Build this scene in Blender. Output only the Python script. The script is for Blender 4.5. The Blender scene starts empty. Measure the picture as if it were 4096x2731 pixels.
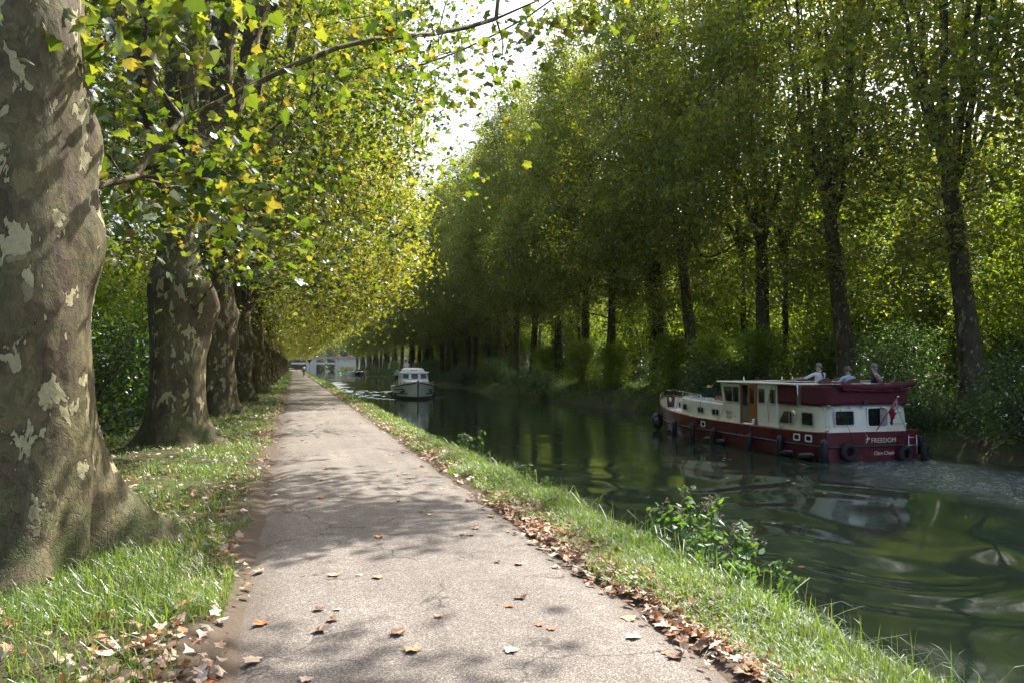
import bpy, math, random
import numpy as np
from mathutils import Vector, Matrix
D=bpy.data; SC=bpy.context.scene; COL=SC.collection
PI=math.pi; R=math.radians

# ------------------------------------------------------------------ camera, sky, sun
cam=D.objects.new('camera',D.cameras.new('camera')); COL.objects.link(cam); SC.camera=cam
cam.data.sensor_width=36.0; cam.data.lens=36.0*781/1024; cam.data.clip_start=.05; cam.data.clip_end=6000
cam.location=(0,0,1.65); cam.rotation_euler=(R(90+1.778),0,R(-15.613))
HAZE=.00008
SUN_EL,SUN_AZ=52.0,52.0          # azimuth clockwise from the path direction (+Y)
W=D.worlds.new('World'); SC.world=W; W.use_nodes=True
nt=W.node_tree; bg=nt.nodes['Background']
sky=nt.nodes.new('ShaderNodeTexSky'); sky.sky_type='NISHITA'; sky.sun_disc=False
sky.sun_elevation=R(SUN_EL); sky.sun_rotation=R(SUN_AZ); sky.air_density=1.0; sky.dust_density=5.0; sky.ozone_density=1.0
nt.links.new(sky.outputs[0],bg.inputs[0]); bg.inputs[1].default_value=.14
sd=Vector((math.cos(R(SUN_EL))*math.sin(R(SUN_AZ)),math.cos(R(SUN_EL))*math.cos(R(SUN_AZ)),math.sin(R(SUN_EL))))
sun=D.objects.new('sun',D.lights.new('sun','SUN')); COL.objects.link(sun)
sun.data.energy=4.3; sun.data.angle=R(.55); sun.data.color=(1,.95,.86); sun.rotation_euler=sd.to_track_quat('Z','Y').to_euler()
SC.view_settings.view_transform='Standard'; SC.view_settings.look='None'; SC.view_settings.exposure=1.42; SC.view_settings.gamma=1
SC.render.engine='CYCLES'
cy=SC.cycles; cy.max_bounces=7; cy.diffuse_bounces=4; cy.glossy_bounces=3; cy.transmission_bounces=4; cy.transparent_max_bounces=4
cy.sample_clamp_indirect=8; cy.use_denoising=True; cy.use_adaptive_sampling=True; cy.adaptive_threshold=.02
cy.caustics_reflective=False; cy.caustics_refractive=False

# ------------------------------------------------------------------ helpers: objects
def tag(o,label=None,cat=None,group=None,kind=None):
    if label: o['label']=label
    if cat: o['category']=cat
    if group: o['group']=group
    if kind: o['kind']=kind
    return o
def empty(name,loc=(0,0,0),rz=0,parent=None):
    o=D.objects.new(name,None); COL.objects.link(o); o.location=loc; o.rotation_euler=(0,0,rz); o.parent=parent
    o.empty_display_size=.2; return o
def link(name,me,parent=None,mat=None):
    o=D.objects.new(name,me); COL.objects.link(o); o.parent=parent
    if mat is not None:
        me.materials.clear()
        for m in (mat if isinstance(mat,(list,tuple)) else [mat]): me.materials.append(m)
    return o
def np_mesh(name,V,F,smooth=False,mi=None):
    """V (n,3); F: (m,k) array of polygons or a list of such arrays."""
    if not isinstance(F,(list,tuple)): F=[F]
    F=[np.asarray(f,dtype=np.int32) for f in F if len(f)]
    me=D.meshes.new(name); V=np.asarray(V,dtype=np.float32)
    me.vertices.add(len(V)); me.vertices.foreach_set('co',V.ravel())
    loops=np.concatenate([f.ravel() for f in F]); tot=np.concatenate([np.full(len(f),f.shape[1],np.int32) for f in F])
    st=np.concatenate([[0],np.cumsum(tot)[:-1]]).astype(np.int32)
    me.loops.add(len(loops)); me.loops.foreach_set('vertex_index',loops)
    me.polygons.add(len(tot)); me.polygons.foreach_set('loop_start',st)
    me.polygons.foreach_set('use_smooth',np.full(len(tot),smooth))
    if mi is not None: me.polygons.foreach_set('material_index',np.asarray(mi,np.int32))
    me.update(calc_edges=True); me.validate(); return me
class MB:
    def __init__(s): s.v=[]; s.f=[]; s.sm=[]
    def add(s,vs,fs,smooth=False):
        n=len(s.v); s.v+= [tuple(v) for v in vs]; s.f+=[tuple(i+n for i in f) for f in fs]; s.sm+=[smooth]*len(fs); return s
    def box(s,c,d,rz=0,bev=0):
        x,y,z=d[0]/2,d[1]/2,d[2]/2; ca,sa=math.cos(rz),math.sin(rz)
        if bev<=0:
            P=[(i*x,j*y,k*z) for k in(-1,1) for j in(-1,1) for i in(-1,1)]
            Fs=[(0,2,3,1),(4,5,7,6),(0,1,5,4),(2,6,7,3),(0,4,6,2),(1,3,7,5)]
        else:
            b=min(bev,x*.99,y*.99,z*.99); P=[]
            for (zz,e) in ((-z,b),(-z+b,0),(z-b,0),(z,b)):
                X,Y=x-e,y-e
                P+=[(-X+b,-Y,zz),(X-b,-Y,zz),(X,-Y+b,zz),(X,Y-b,zz),(X-b,Y,zz),(-X+b,Y,zz),(-X,Y-b,zz),(-X,-Y+b,zz)] if X>b and Y>b else [(-X*.5,-Y,zz),(X*.5,-Y,zz),(X,-Y*.5,zz),(X,Y*.5,zz),(X*.5,Y,zz),(-X*.5,Y,zz),(-X,Y*.5,zz),(-X,-Y*.5,zz)]
            Fs=[tuple(range(7,-1,-1)),tuple(range(24,32))]
            for l in range(3):
                for i in range(8):
                    j=(i+1)%8; Fs.append((l*8+i,l*8+j,l*8+8+j,l*8+8+i))
        s.add([(c[0]+p[0]*ca-p[1]*sa,c[1]+p[0]*sa+p[1]*ca,c[2]+p[2]) for p in P],Fs); return s
    def tube(s,pts,r,n=8,cap=True,closed=False):
        pts=[Vector(p) for p in pts]; m=len(pts); rs=r if isinstance(r,(list,tuple)) else [r]*m
        V=[];Fs=[]; prev=None
        for i,p in enumerate(pts):
            if closed: t=pts[(i+1)%m]-pts[i-1]
            else: t=pts[min(i+1,m-1)]-pts[max(i-1,0)]
            if t.length<1e-9: t=Vector((0,0,1))
            t.normalize()
            if prev is None:
                a=t.orthogonal().normalized()
            else:
                a=prev-t*prev.dot(t)
                a=a.normalized() if a.length>1e-6 else t.orthogonal().normalized()
            prev=a; b=t.cross(a)
            for k in range(n):
                an=2*PI*k/n; V.append(p+(a*math.cos(an)+b*math.sin(an))*rs[i])
        L=m if closed else m-1
        for i in range(L):
            for k in range(n):
                i2=(i+1)%m; k2=(k+1)%n; Fs.append((i*n+k,i*n+k2,i2*n+k2,i2*n+k))
        if cap and not closed: Fs.append(tuple(range(n-1,-1,-1))); Fs.append(tuple(range((m-1)*n,m*n)))
        s.add(V,Fs,True); return s
    def lathe(s,prof,n=16,c=(0,0,0),axis='z'):
        V=[];Fs=[]
        for (r,z) in prof:
            for k in range(n):
                a=2*PI*k/n; x,y=r*math.cos(a),r*math.sin(a)
                p={'z':(x,y,z),'x':(z,x,y),'y':(y,z,x)}[axis]; V.append((c[0]+p[0],c[1]+p[1],c[2]+p[2]))
        for i in range(len(prof)-1):
            for k in range(n): k2=(k+1)%n; Fs.append((i*n+k,i*n+k2,(i+1)*n+k2,(i+1)*n+k))
        s.add(V,Fs,True); return s
    def torus(s,c,R1,r,axis='y',n=24,m=8,sq=1):
        pts=[]
        V=[];Fs=[]
        for i in range(n):
            a=2*PI*i/n
            for j in range(m):
                b=2*PI*j/m; q=R1+r*math.cos(b); h=r*math.sin(b)*sq; x,y=q*math.cos(a),q*math.sin(a)
                p={'z':(x,y,h),'x':(h,x,y),'y':(y,h,x)}[axis]; V.append((c[0]+p[0],c[1]+p[1],c[2]+p[2]))
                Fs.append((i*m+j,((i+1)%n)*m+j,((i+1)%n)*m+(j+1)%m,i*m+(j+1)%m))
        s.add(V,Fs,True); return s
    def prism(s,pts,mp,d0,d1):
        """polygon (a,b) mapped by mp(a,b,d), extruded d0..d1"""
        n=len(pts); V=[mp(a,b,d0) for a,b in pts]+[mp(a,b,d1) for a,b in pts]
        Fs=[tuple(range(n-1,-1,-1)),tuple(range(n,2*n))]+[(i,(i+1)%n,n+(i+1)%n,n+i) for i in range(n)]
        s.add(V,Fs); return s
    def ring(s,o,i,mp,d0,d1):
        n=len(o); V=[mp(a,b,d0) for a,b in o]+[mp(a,b,d0) for a,b in i]+[mp(a,b,d1) for a,b in o]+[mp(a,b,d1) for a,b in i]; Fs=[]
        for k in range(n):
            j=(k+1)%n; Fs+=[(k,j,n+j,n+k),(2*n+k,3*n+k,3*n+j,2*n+j),(k,2*n+k,2*n+j,j),(n+k,n+j,3*n+j,3*n+k)]
        s.add(V,Fs); return s
    def blob(s,c,r,n=12,m=8):
        V=[];Fs=[]
        for i in range(m+1):
            t=PI*i/m
            for k in range(n):
                a=2*PI*k/n; V.append((c[0]+r[0]*math.sin(t)*math.cos(a),c[1]+r[1]*math.sin(t)*math.sin(a),c[2]+r[2]*math.cos(t)))
        for i in range(m):
            for k in range(n): k2=(k+1)%n; Fs.append((i*n+k,(i+1)*n+k,(i+1)*n+k2,i*n+k2))
        s.add(V,Fs,True); return s
    def build(s,name,mat,parent=None):
        me=D.meshes.new(name); me.from_pydata(s.v,[],s.f); me.polygons.foreach_set('use_smooth',s.sm)
        me.update(); 
        import bmesh
        b=bmesh.new(); b.from_mesh(me); bmesh.ops.recalc_face_normals(b,faces=b.faces); b.to_mesh(me); b.free()
        return link(name,me,parent,mat)
def rrect(cx,cy,w,h,r=.03,n=3):
    P=[]
    for (sx,sy,a0) in ((1,1,0),(-1,1,90),(-1,-1,180),(1,-1,270)):
        for k in range(n+1):
            a=R(a0+90*k/n); P.append((cx+sx*(w/2-r)+r*math.cos(a),cy+sy*(h/2-r)+r*math.sin(a)))
    return P
def text_mesh(txt,size,shear=0,offset=0,space=1):
    c=D.curves.new('t','FONT'); c.body=txt; c.size=size; c.shear=shear; c.offset=offset; c.extrude=.004; c.space_character=space; c.align_x='LEFT'
    o=D.objects.new('t',c); COL.objects.link(o); dg=bpy.context.evaluated_depsgraph_get()
    me=D.meshes.new_from_object(o.evaluated_get(dg)); D.objects.remove(o); return me
def copy_tree(o,parent=None):
    c=o.copy(); COL.objects.link(c); c.parent=parent
    for ch in list(o.children): copy_tree(ch,c)
    return c
ORD='first second third fourth fifth sixth seventh eighth ninth tenth eleventh twelfth thirteenth fourteenth fifteenth sixteenth'.split()

# ------------------------------------------------------------------ helpers: materials
def newmat(name):
    m=D.materials.new(name); m.use_nodes=True; n=m.node_tree.nodes; n.clear(); return m,m.node_tree
def N(t,kind,**kw):
    n=t.nodes.new('ShaderNode'+kind)
    for k,v in kw.items():
        if k.startswith('i_'):
            key=k[2:]; key=int(key) if key.isdigit() else key.replace('_',' ')
            n.inputs[key].default_value=v
        else: setattr(n,k,v)
    return n
def L(t,a,b): t.links.new(a,b)
def ramp(t,fac,stops,interp='LINEAR'):
    r=N(t,'ValToRGB'); r.color_ramp.interpolation=interp; e=r.color_ramp.elements
    while len(e)>1: e.remove(e[-1])
    for i,(p,c) in enumerate(stops):
        c=(c,c,c) if isinstance(c,(int,float)) else c
        el=e[0] if i==0 else e.new(p)
        el.position=p; el.color=(*c,1)
    L(t,fac,r.inputs[0]); return r.outputs[0]
def mix(t,fac,a,b,mode='MIX'):
    m=N(t,'MixRGB',blend_type=mode)
    for s,v in ((m.inputs[0],fac),(m.inputs[1],a),(m.inputs[2],b)):
        if hasattr(v,'links'): L(t,v,s)
        elif isinstance(v,(int,float)): s.default_value=v if s.type=='VALUE' else (v,v,v,1)
        else: s.default_value=(*v,1)
    return m.outputs[0]
def math_(t,op,a,b=0.0,c=None):
    m=N(t,'Math',operation=op)
    for i,v in enumerate((a,b) if c is None else (a,b,c)):
        if hasattr(v,'links'): L(t,v,m.inputs[i])
        else: m.inputs[i].default_value=v
    return m.outputs[0]
def coords(t,scale=(1,1,1),kind='Object'):
    c=N(t,'TexCoord'); m=N(t,'Mapping'); m.inputs['Scale'].default_value=scale; L(t,c.outputs[kind],m.inputs[0]); return m.outputs[0]
def noise(t,co,scale,detail=4,rough=.55,dist=0):
    n=N(t,'TexNoise'); n.inputs['Scale'].default_value=scale; n.inputs['Detail'].default_value=detail; n.inputs['Roughness'].default_value=rough; n.inputs['Distortion'].default_value=dist
    L(t,co,n.inputs['Vector']); return n.outputs[0]
def out(t,sh):
    o=N(t,'OutputMaterial'); L(t,sh,o.inputs[0]); return o
def principled(t,col,rough=.5,metal=0,spec=.5,bump=None,bs=.3,bd=.01):
    p=N(t,'BsdfPrincipled')
    if hasattr(col,'links'): L(t,col,p.inputs['Base Color'])
    else: p.inputs['Base Color'].default_value=(*col,1)
    if hasattr(rough,'links'): L(t,rough,p.inputs['Roughness'])
    else: p.inputs['Roughness'].default_value=rough
    p.inputs['Metallic'].default_value=metal; p.inputs['Specular IOR Level'].default_value=spec
    if bump is not None:
        b=N(t,'Bump'); b.inputs['Strength'].default_value=bs; b.inputs['Distance'].default_value=bd; L(t,bump,b.inputs['Height']); L(t,b.outputs[0],p.inputs['Normal'])
    return p.outputs[0]
def paint(name,col,rough=.4,var=.12,scale=3,metal=0,dirt=None,bump=0.,spec=.5):
    m,t=newmat(name); co=coords(t); n=noise(t,co,scale,5,.65)
    lo=tuple(c*(1-var) for c in col); hi=tuple(min(1,c*(1+var)) for c in col)
    c=ramp(t,n,[(.3,lo),(.7,hi)])
    if dirt:
        n2=noise(t,coords(t,(1,1,.25)),scale*2.2,6,.7); c=mix(t,ramp(t,n2,[(.5,0.),(.75,.55)]),c,dirt)
    rg=ramp(t,n,[(.3,max(.02,rough-.08)),(.7,rough+.08)])
    s=principled(t,c,rg,metal,spec,noise(t,co,scale*12,3) if bump else None,bump,.01); out(t,s); return m

# leaves: random colour per leaf, light goes through them
def leaf_mat(name,cols,trans,tmix=.45,gloss=.10,rough=.38,clump=.25,tint=(.30,.22,.02),tintamt=.0,fk=.28):
    m,t=newmat(name); g=N(t,'NewGeometry'); rnd=g.outputs['Random Per Island']
    base=ramp(t,rnd,[(i/(len(cols)-1),c) for i,c in enumerate(cols)])
    tr=ramp(t,rnd,[(i/(len(trans)-1),c) for i,c in enumerate(trans)])
    n=noise(t,coords(t),clump,3,.6); k=ramp(t,n,[(.35,.65),(.65,1.2)])
    oi=N(t,'ObjectInfo'); k2=math_(t,'MULTIPLY_ADD',oi.outputs['Random'],.45,.78)
    if tintamt:
        a=ramp(t,noise(t,coords(t),clump*1.7,3,.6),[(.48,0.),(.68,tintamt)]); base=mix(t,a,base,tint); tr=mix(t,a,tr,tuple(min(.8,2.2*c) for c in tint))
    base=mix(t,1,base,k,'MULTIPLY'); base=mix(t,1,base,k2,'MULTIPLY'); 
    df=N(t,'BsdfDiffuse'); L(t,base,df.inputs[0]); tl=N(t,'BsdfTranslucent'); L(t,tr,tl.inputs[0])
    mx=N(t,'MixShader'); mx.inputs[0].default_value=tmix; L(t,df.outputs[0],mx.inputs[1]); L(t,tl.outputs[0],mx.inputs[2])
    gl=N(t,'BsdfGlossy'); gl.inputs['Roughness'].default_value=rough; gl.inputs[0].default_value=(.9,.95,1,1)
    m2=N(t,'MixShader'); fr=N(t,'Fresnel'); fr.inputs[0].default_value=1.45
    f2=math_(t,'MULTIPLY_ADD',fr.outputs[0],fk,gloss*.2); L(t,f2,m2.inputs[0]); L(t,mx.outputs[0],m2.inputs[1]); L(t,gl.outputs[0],m2.inputs[2]); out(t,m2.outputs[0]); return m
M={}
M['leaf_left']=leaf_mat('plane_leaf_dimmed',[(.020,.042,.007),(.026,.052,.008),(.034,.064,.009),(.042,.075,.010),(.05,.085,.012),(.036,.068,.010),(.045,.078,.011),(.032,.060,.010),(.065,.09,.013),(.12,.12,.02),(.12,.07,.02)],  # near plane leaves, colour darkened to stand in for shade inside the crowns
    [(.09,.18,.008),(.12,.22,.010),(.16,.27,.011),(.21,.32,.013),(.29,.39,.016),(.18,.29,.012),(.24,.35,.014),(.15,.25,.012),(.38,.45,.02),(.55,.52,.04),(.45,.28,.03)],.48,.08,.42,.35,(.15,.145,.012),.5,fk=.2)
M['leaf_left_far']=leaf_mat('plane_leaf_hazy',[(.040,.062,.009),(.056,.08,.010),(.072,.098,.012),(.09,.11,.014),(.12,.13,.018),(.17,.15,.022)],[(.24,.34,.015),(.33,.42,.018),(.42,.50,.02),(.52,.56,.025),(.62,.60,.03),(.70,.60,.04)],.53,.08,.42,.3,(.24,.20,.02),.6,fk=.2)  # distant plane leaves, haze and glare put into a brighter yellow colour
M['leaf_right']=leaf_mat('plane_leaf_bright',[(.062,.10,.022),(.082,.125,.024),(.105,.145,.026),(.13,.16,.028),(.19,.175,.028)],  # plane leaf copy, colour raised in place of sky light on the crowns
    [(.20,.31,.015),(.28,.40,.016),(.36,.47,.02),(.46,.54,.024),(.6,.56,.03)],.48,.08,.42,.3,(.19,.155,.018),.65,fk=.2)
M['leaf_under']=leaf_mat('understory_leaf',[(.040,.075,.014),(.055,.10,.016),(.07,.12,.018),(.09,.13,.02)],[(.26,.44,.02),(.36,.54,.02),(.46,.62,.025),(.58,.66,.03)],.55,.06,.42,.3,(.18,.17,.02),.4,fk=.18)  # leaf copy with stronger transmitted colour, painting in a backlit glow
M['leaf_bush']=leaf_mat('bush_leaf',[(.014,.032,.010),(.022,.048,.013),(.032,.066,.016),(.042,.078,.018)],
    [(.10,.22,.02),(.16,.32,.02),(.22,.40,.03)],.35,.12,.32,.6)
M['leaf_far']=leaf_mat('far_leaf',[(.035,.06,.025),(.05,.08,.03),(.06,.095,.035)],[(.12,.20,.04),(.18,.28,.05)],.35,.08,.5,.1)  # bluer leaf green that carries distance haze in its colour
M['leaf_weed']=leaf_mat('weed_leaf',[(.045,.09,.02),(.06,.13,.025),(.09,.16,.03)],[(.2,.38,.04),(.3,.5,.05)],.4,.1,.4,3)
M['grass']=leaf_mat('grass_blade',[(.045,.095,.010),(.062,.135,.012),(.085,.16,.015),(.11,.18,.018),(.14,.19,.02),(.20,.18,.07)],
    [(.20,.36,.03),(.29,.46,.04),(.38,.54,.05),(.40,.44,.10)],.45,.03,.5,1.2,fk=.12)
M['grass_dark']=leaf_mat('bank_grass',[(.035,.07,.016),(.05,.10,.02),(.07,.13,.025),(.12,.13,.05)],[(.14,.30,.03),(.22,.42,.04),(.3,.4,.08)],.4,.04,.5,.6,fk=.1)
M['litter']=leaf_mat('dry_leaf',[(.60,.47,.35),(.64,.52,.40),(.46,.22,.08),(.26,.13,.06),(.62,.49,.37),(.58,.46,.34),(.42,.15,.045),(.70,.60,.50)],
    [(.35,.18,.08),(.45,.16,.04),(.30,.15,.06)],.18,.05,.5,2)
M['flower_pink']=paint('agrimony_flower',(.26,.19,.17),.8); M['flower_orange']=paint('geranium_orange',(.75,.16,.03),.7); M['flower_red']=paint('geranium_red',(.7,.03,.05),.7); M['flower_yellow']=paint('flower_yellow',(.75,.45,.03),.7)

def bark(name,base1,base2,cream,cr_thr=.63,scale=1.0,mossy=True):
    m,t=newmat(name); co=coords(t,(1,1,.55)); co1=coords(t)
    d=N(t,'VectorMath',operation='ADD'); nz=N(t,'TexNoise'); nz.inputs['Scale'].default_value=5*scale; nz.inputs['Detail'].default_value=4; L(t,co,nz.inputs['Vector'])
    sc=N(t,'VectorMath',operation='SCALE'); L(t,nz.outputs['Color'],sc.inputs[0]); sc.inputs['Scale'].default_value=.22; L(t,co,d.inputs[0]); L(t,sc.outputs[0],d.inputs[1])
    nA=noise(t,d.outputs[0],2.6*scale,3,.5); nB=noise(t,d.outputs[0],6.5*scale,2,.5); nC=noise(t,co1,30,5,.7)
    c=ramp(t,nA,[(.36,base2),(.47,tuple(.6*a+.4*b for a,b in zip(base1,base2))),(.53,base1),(.66,tuple(1.35*a for a in base1))])
    nP=noise(t,d.outputs[0],4.6*scale,2.5,.5); stp=ramp(t,nP,[(0.,.25),(.40,.5),(.47,.75),(.53,.4),(.59,1.),(.66,.6)],'CONSTANT')
    pc=ramp(t,nP,[(0.,tuple(.8*x for x in base2)),(.40,tuple(1.5*x for x in base2)),(.47,base1),(.53,(base1[0]*.75,base1[1]*.85,base1[2]*.8)),(.59,(base1[0]*1.35,base1[1]*1.3,base1[2]*1.2)),(.66,(base1[0]*1.0,base1[1]*1.12,base1[2]*.9))],'CONSTANT'); c=mix(t,.6,c,pc)
    # flakes: flat jigsaw patches of older and younger bark
    v=N(t,'TexVoronoi'); v.inputs['Scale'].default_value=14*scale; L(t,d.outputs[0],v.inputs['Vector'])
    pj=ramp(t,v.outputs['Color'],[(.15,.72),(.5,1.),(.85,1.25)]); c=mix(t,.8,c,mix(t,1,c,pj,'MULTIPLY'))
    nD=noise(t,d.outputs[0],6.2*scale,3,.55)
    crm=ramp(t,nD,[(cr_thr,0.),(cr_thr+.008,1.)]); edge=ramp(t,nD,[(cr_thr-.022,0.),(cr_thr-.006,1.),(cr_thr,1.),(cr_thr+.006,0.)])
    hz=N(t,'SeparateXYZ'); L(t,co1,hz.inputs[0]); hm=ramp(t,math_(t,'MULTIPLY',hz.outputs[2],.1),[(.03,0.),(.08,1.)]); crm=mix(t,1,crm,hm,'MULTIPLY')
    c=mix(t,crm,c,cream); c=mix(t,math_(t,'MULTIPLY',edge,.55),c,tuple(.4*b for b in base2))
    sp=ramp(t,nB,[(.69,0.),(.70,1.)]); c=mix(t,math_(t,'MULTIPLY',sp,.5),c,tuple(.8*x for x in cream))
    # scaly lower trunk
    v2=N(t,'TexVoronoi',feature='DISTANCE_TO_EDGE'); v2.inputs['Scale'].default_value=26*scale; L(t,d.outputs[0],v2.inputs['Vector'])
    low=ramp(t,math_(t,'MULTIPLY',hz.outputs[2],.1),[(.05,1.),(.16,.12)])
    crack=ramp(t,v2.outputs[0],[(0.,0.),(.09,1.)]); ck=mix(t,low,1.,crack); c=mix(t,.22,c,mix(t,1,c,ck,'MULTIPLY'))
    c=mix(t,.35,c,mix(t,1,c,ramp(t,nC,[(.3,.55),(.7,1.4)]),'MULTIPLY'))
    if mossy:
        mo=math_(t,'MULTIPLY',ramp(t,noise(t,co1,2.3,4,.6),[(.52,0.),(.6,1.)]),ramp(t,math_(t,'MULTIPLY',hz.outputs[2],.1),[(.03,1.),(.085,0.)]))
        c=mix(t,math_(t,'MULTIPLY',mo,.8),c,(.045,.06,.012))
    h=math_(t,'ADD',math_(t,'MULTIPLY',ck,.28),math_(t,'ADD',math_(t,'MULTIPLY',nC,.5),math_(t,'MULTIPLY',v.outputs['Distance'],.25)))
    h=math_(t,'SUBTRACT',math_(t,'ADD',h,math_(t,'MULTIPLY',stp,.9)),math_(t,'MULTIPLY',crm,.5))
    s=principled(t,c,.78,0,.3,h,.75,.02); out(t,s); return m
M['bark']=bark('plane_bark',(.120,.101,.050),(.066,.046,.027),(.36,.32,.18),.585)
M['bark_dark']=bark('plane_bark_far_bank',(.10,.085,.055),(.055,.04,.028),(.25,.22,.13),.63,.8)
M['bark_twig']=paint('twig_bark',(.07,.055,.04),.8,.3,4)
M['bark_ivy']=paint('ivied_bark',(.05,.045,.03),.9,.4,6)

# ------------------------------------------------------------------ terrain
GX=[-600,-30,-12,-7,-4.4,-3.2,-1.2,-.42,-.2,2.1,2.35,2.7,3.0,3.4,3.8,4.4,8,17,20.1,20.75,21.6,23.2,25.5,40,600]
GZ=[-1.0,-.9,-.7,-.35,-.1,.02,.05,.03,-.03,-.03,.02,.05,.02,-.42,-1.22,-1.7,-2.6,-2.6,-1.8,-1.22,-.65,-.05,.30,.7,1.2]
def gz(x,y=0):
    x=np.asarray(x,float); y=np.asarray(y,float)
    b=np.interp(x,GX,GZ); wob=.035*np.sin(x*2.1+y*1.3)*np.sin(y*.9-x*.7)+.02*np.sin(y*3.1+x*4.2)
    m=((x<-.45)|(x>2.4)).astype(float)
    return b+wob*m
def bank_x(y): return .10*np.sin(y*.55)+.06*np.sin(y*1.7+1)   # wobble of the near waterline
xs=np.unique(np.concatenate([[-600,-300,-150,-80,-50,-30,-20,-15],np.arange(-12,-4.5,.6),np.arange(-4.5,4.8,.14),np.arange(5,20,2.5),np.arange(19.8,24,.3),np.arange(24,34,1.2),[40,60,100,200,350,600]]))
ys=np.unique(np.concatenate([np.arange(-12,30,.22),np.arange(30,80,.8),np.arange(80,260,4),np.arange(260,500,15),[600,900,1400,2200,3200]]))
XX,YY=np.meshgrid(xs,ys)
XS=XX+np.where((XX>2.6)&(XX<5),bank_x(YY),0)+np.where((XX>19)&(XX<24),.35*np.sin(YY*.21)+.15*np.sin(YY*.9),0)
ZZ=gz(XX,YY); V=np.stack([XS,YY,ZZ],-1).reshape(-1,3)
nx,ny=len(xs),len(ys); i=np.arange(ny-1)[:,None]*nx+np.arange(nx-1)[None,:]; i=i.ravel()
F=np.stack([i,i+1,i+1+nx,i+nx],1)
m,t=newmat('soil_and_turf'); co=coords(t); a=noise(t,co,.9,5,.6); b=noise(t,co,9,5,.7); c1=noise(t,co,60,3,.6)
col=ramp(t,a,[(.35,(.055,.04,.028)),(.5,(.06,.06,.025)),(.62,(.045,.075,.018))])
col=mix(t,.6,col,mix(t,1,col,ramp(t,b,[(.3,.5),(.7,1.5)]),'MULTIPLY')); col=mix(t,ramp(t,c1,[(.62,0.),(.66,.6)]),col,(.19,.12,.07))
sx=N(t,'SeparateXYZ'); L(t,co,sx.inputs[0]); ed=math_(t,'ABSOLUTE',math_(t,'SUBTRACT',sx.outputs[0],.955)); mr=N(t,'MapRange'); L(t,math_(t,'ADD',ed,math_(t,'MULTIPLY',b,.5)),mr.inputs[0]); mr.inputs[1].default_value=2.05; mr.inputs[2].default_value=1.75
col=mix(t,mr.outputs[0],col,mix(t,b,(.07,.05,.035),(.14,.11,.085)))
out(t,principled(t,col,.95,0,.2,b,.8,.03)); M['soil']=m
g=link('ground',np_mesh('ground',V,F,True),None,m); tag(g,'turf and bare soil beside the path and canal banks',kind='structure')

# path: worn exposed-aggregate asphalt
m,t=newmat('chip_asphalt'); co=coords(t)
v=N(t,'TexVoronoi'); v.inputs['Scale'].default_value=150; L(t,co,v.inputs['Vector']); sp=N(t,'SeparateColor'); L(t,v.outputs['Color'],sp.inputs[0])
chips=ramp(t,sp.outputs[0],[(0.,(.130,.110,.094)),(.35,(.205,.174,.150)),(.7,(.30,.262,.228)),(1.,(.49,.44,.39))])
gap=ramp(t,v.outputs['Distance'],[(.32,1.),(.66,.52)]); col=mix(t,1,chips,gap,'MULTIPLY')
big=noise(t,co,.55,5,.6); col=mix(t,1,col,ramp(t,big,[(.3,.74),(.7,1.18)]),'MULTIPLY'); trk=noise(t,coords(t,(2.6,.12,1)),1.,4,.6); col=mix(t,1,col,ramp(t,trk,[(.35,.88),(.65,1.08)]),'MULTIPLY')
mid=noise(t,co,6,5,.7); col=mix(t,.7,col,mix(t,1,col,ramp(t,mid,[(.3,.8),(.7,1.2)]),'MULTIPLY'))
sx=N(t,'SeparateXYZ'); L(t,co,sx.inputs[0]); ex=math_(t,'ABSOLUTE',math_(t,'SUBTRACT',sx.outputs[0],.955))
edge=ramp(t,math_(t,'ADD',ex,math_(t,'MULTIPLY',mid,.28)),[(1.12/1.,0.),(1.36,1.)]) if False else None
e1=N(t,'MapRange'); L(t,math_(t,'ADD',ex,math_(t,'MULTIPLY',noise(t,co,2.2,5,.7),.5)),e1.inputs[0]); e1.inputs[1].default_value=1.27; e1.inputs[2].default_value=1.62
col=mix(t,math_(t,'MULTIPLY',e1.outputs[0],.8),col,(.095,.07,.05))
vc=N(t,'TexVoronoi',feature='DISTANCE_TO_EDGE'); vc.inputs['Scale'].default_value=.62
dd=N(t,'VectorMath',operation='ADD'); nn=N(t,'TexNoise'); nn.inputs['Scale'].default_value=3; nn.inputs['Detail'].default_value=6; L(t,co,nn.inputs['Vector'])
s2=N(t,'VectorMath',operation='SCALE'); s2.inputs['Scale'].default_value=.6; L(t,nn.outputs['Color'],s2.inputs[0]); L(t,co,dd.inputs[0]); L(t,s2.outputs[0],dd.inputs[1]); L(t,dd.outputs[0],vc.inputs['Vector'])
cr=ramp(t,vc.outputs[0],[(0.,1.),(.011,0.)]); cm=ramp(t,noise(t,co,.8,3,.5),[(.44,0.),(.52,1.)]); crk=math_(t,'MULTIPLY',cr,cm)
col=mix(t,math_(t,'MULTIPLY',crk,.75),col,(.03,.026,.022))
h=math_(t,'SUBTRACT',math_(t,'SUBTRACT',math_(t,'MULTIPLY',mid,.5),v.outputs['Distance']),crk)
out(t,principled(t,col,.85,0,.35,h,.65,.006)); M['asphalt']=m
py=np.concatenate([np.arange(-6,30,.1),np.arange(30,60,.5),np.arange(60,262,2)]); px=np.linspace(-.34,2.25,15)
PX,PY=np.meshgrid(px,py)
eL=.03*np.sin(PY*1.7)+.025*np.sin(PY*4.3+1)+.015*np.sin(PY*11); eR=.03*np.sin(PY*1.3+2)+.025*np.sin(PY*5.1)+.015*np.sin(PY*13)
s=(PX+.34)/2.59; PXs=PX+np.where(s<.5,eL*(1-2*s),eR*(2*s-1))
PZ=.018+.028*(1-(2*s-1)**2)-.05*np.maximum(0,np.abs(2*s-1)-.93)/.07*.6+.004*np.sin(PY*2.2)*np.sin(PX*2)
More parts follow.
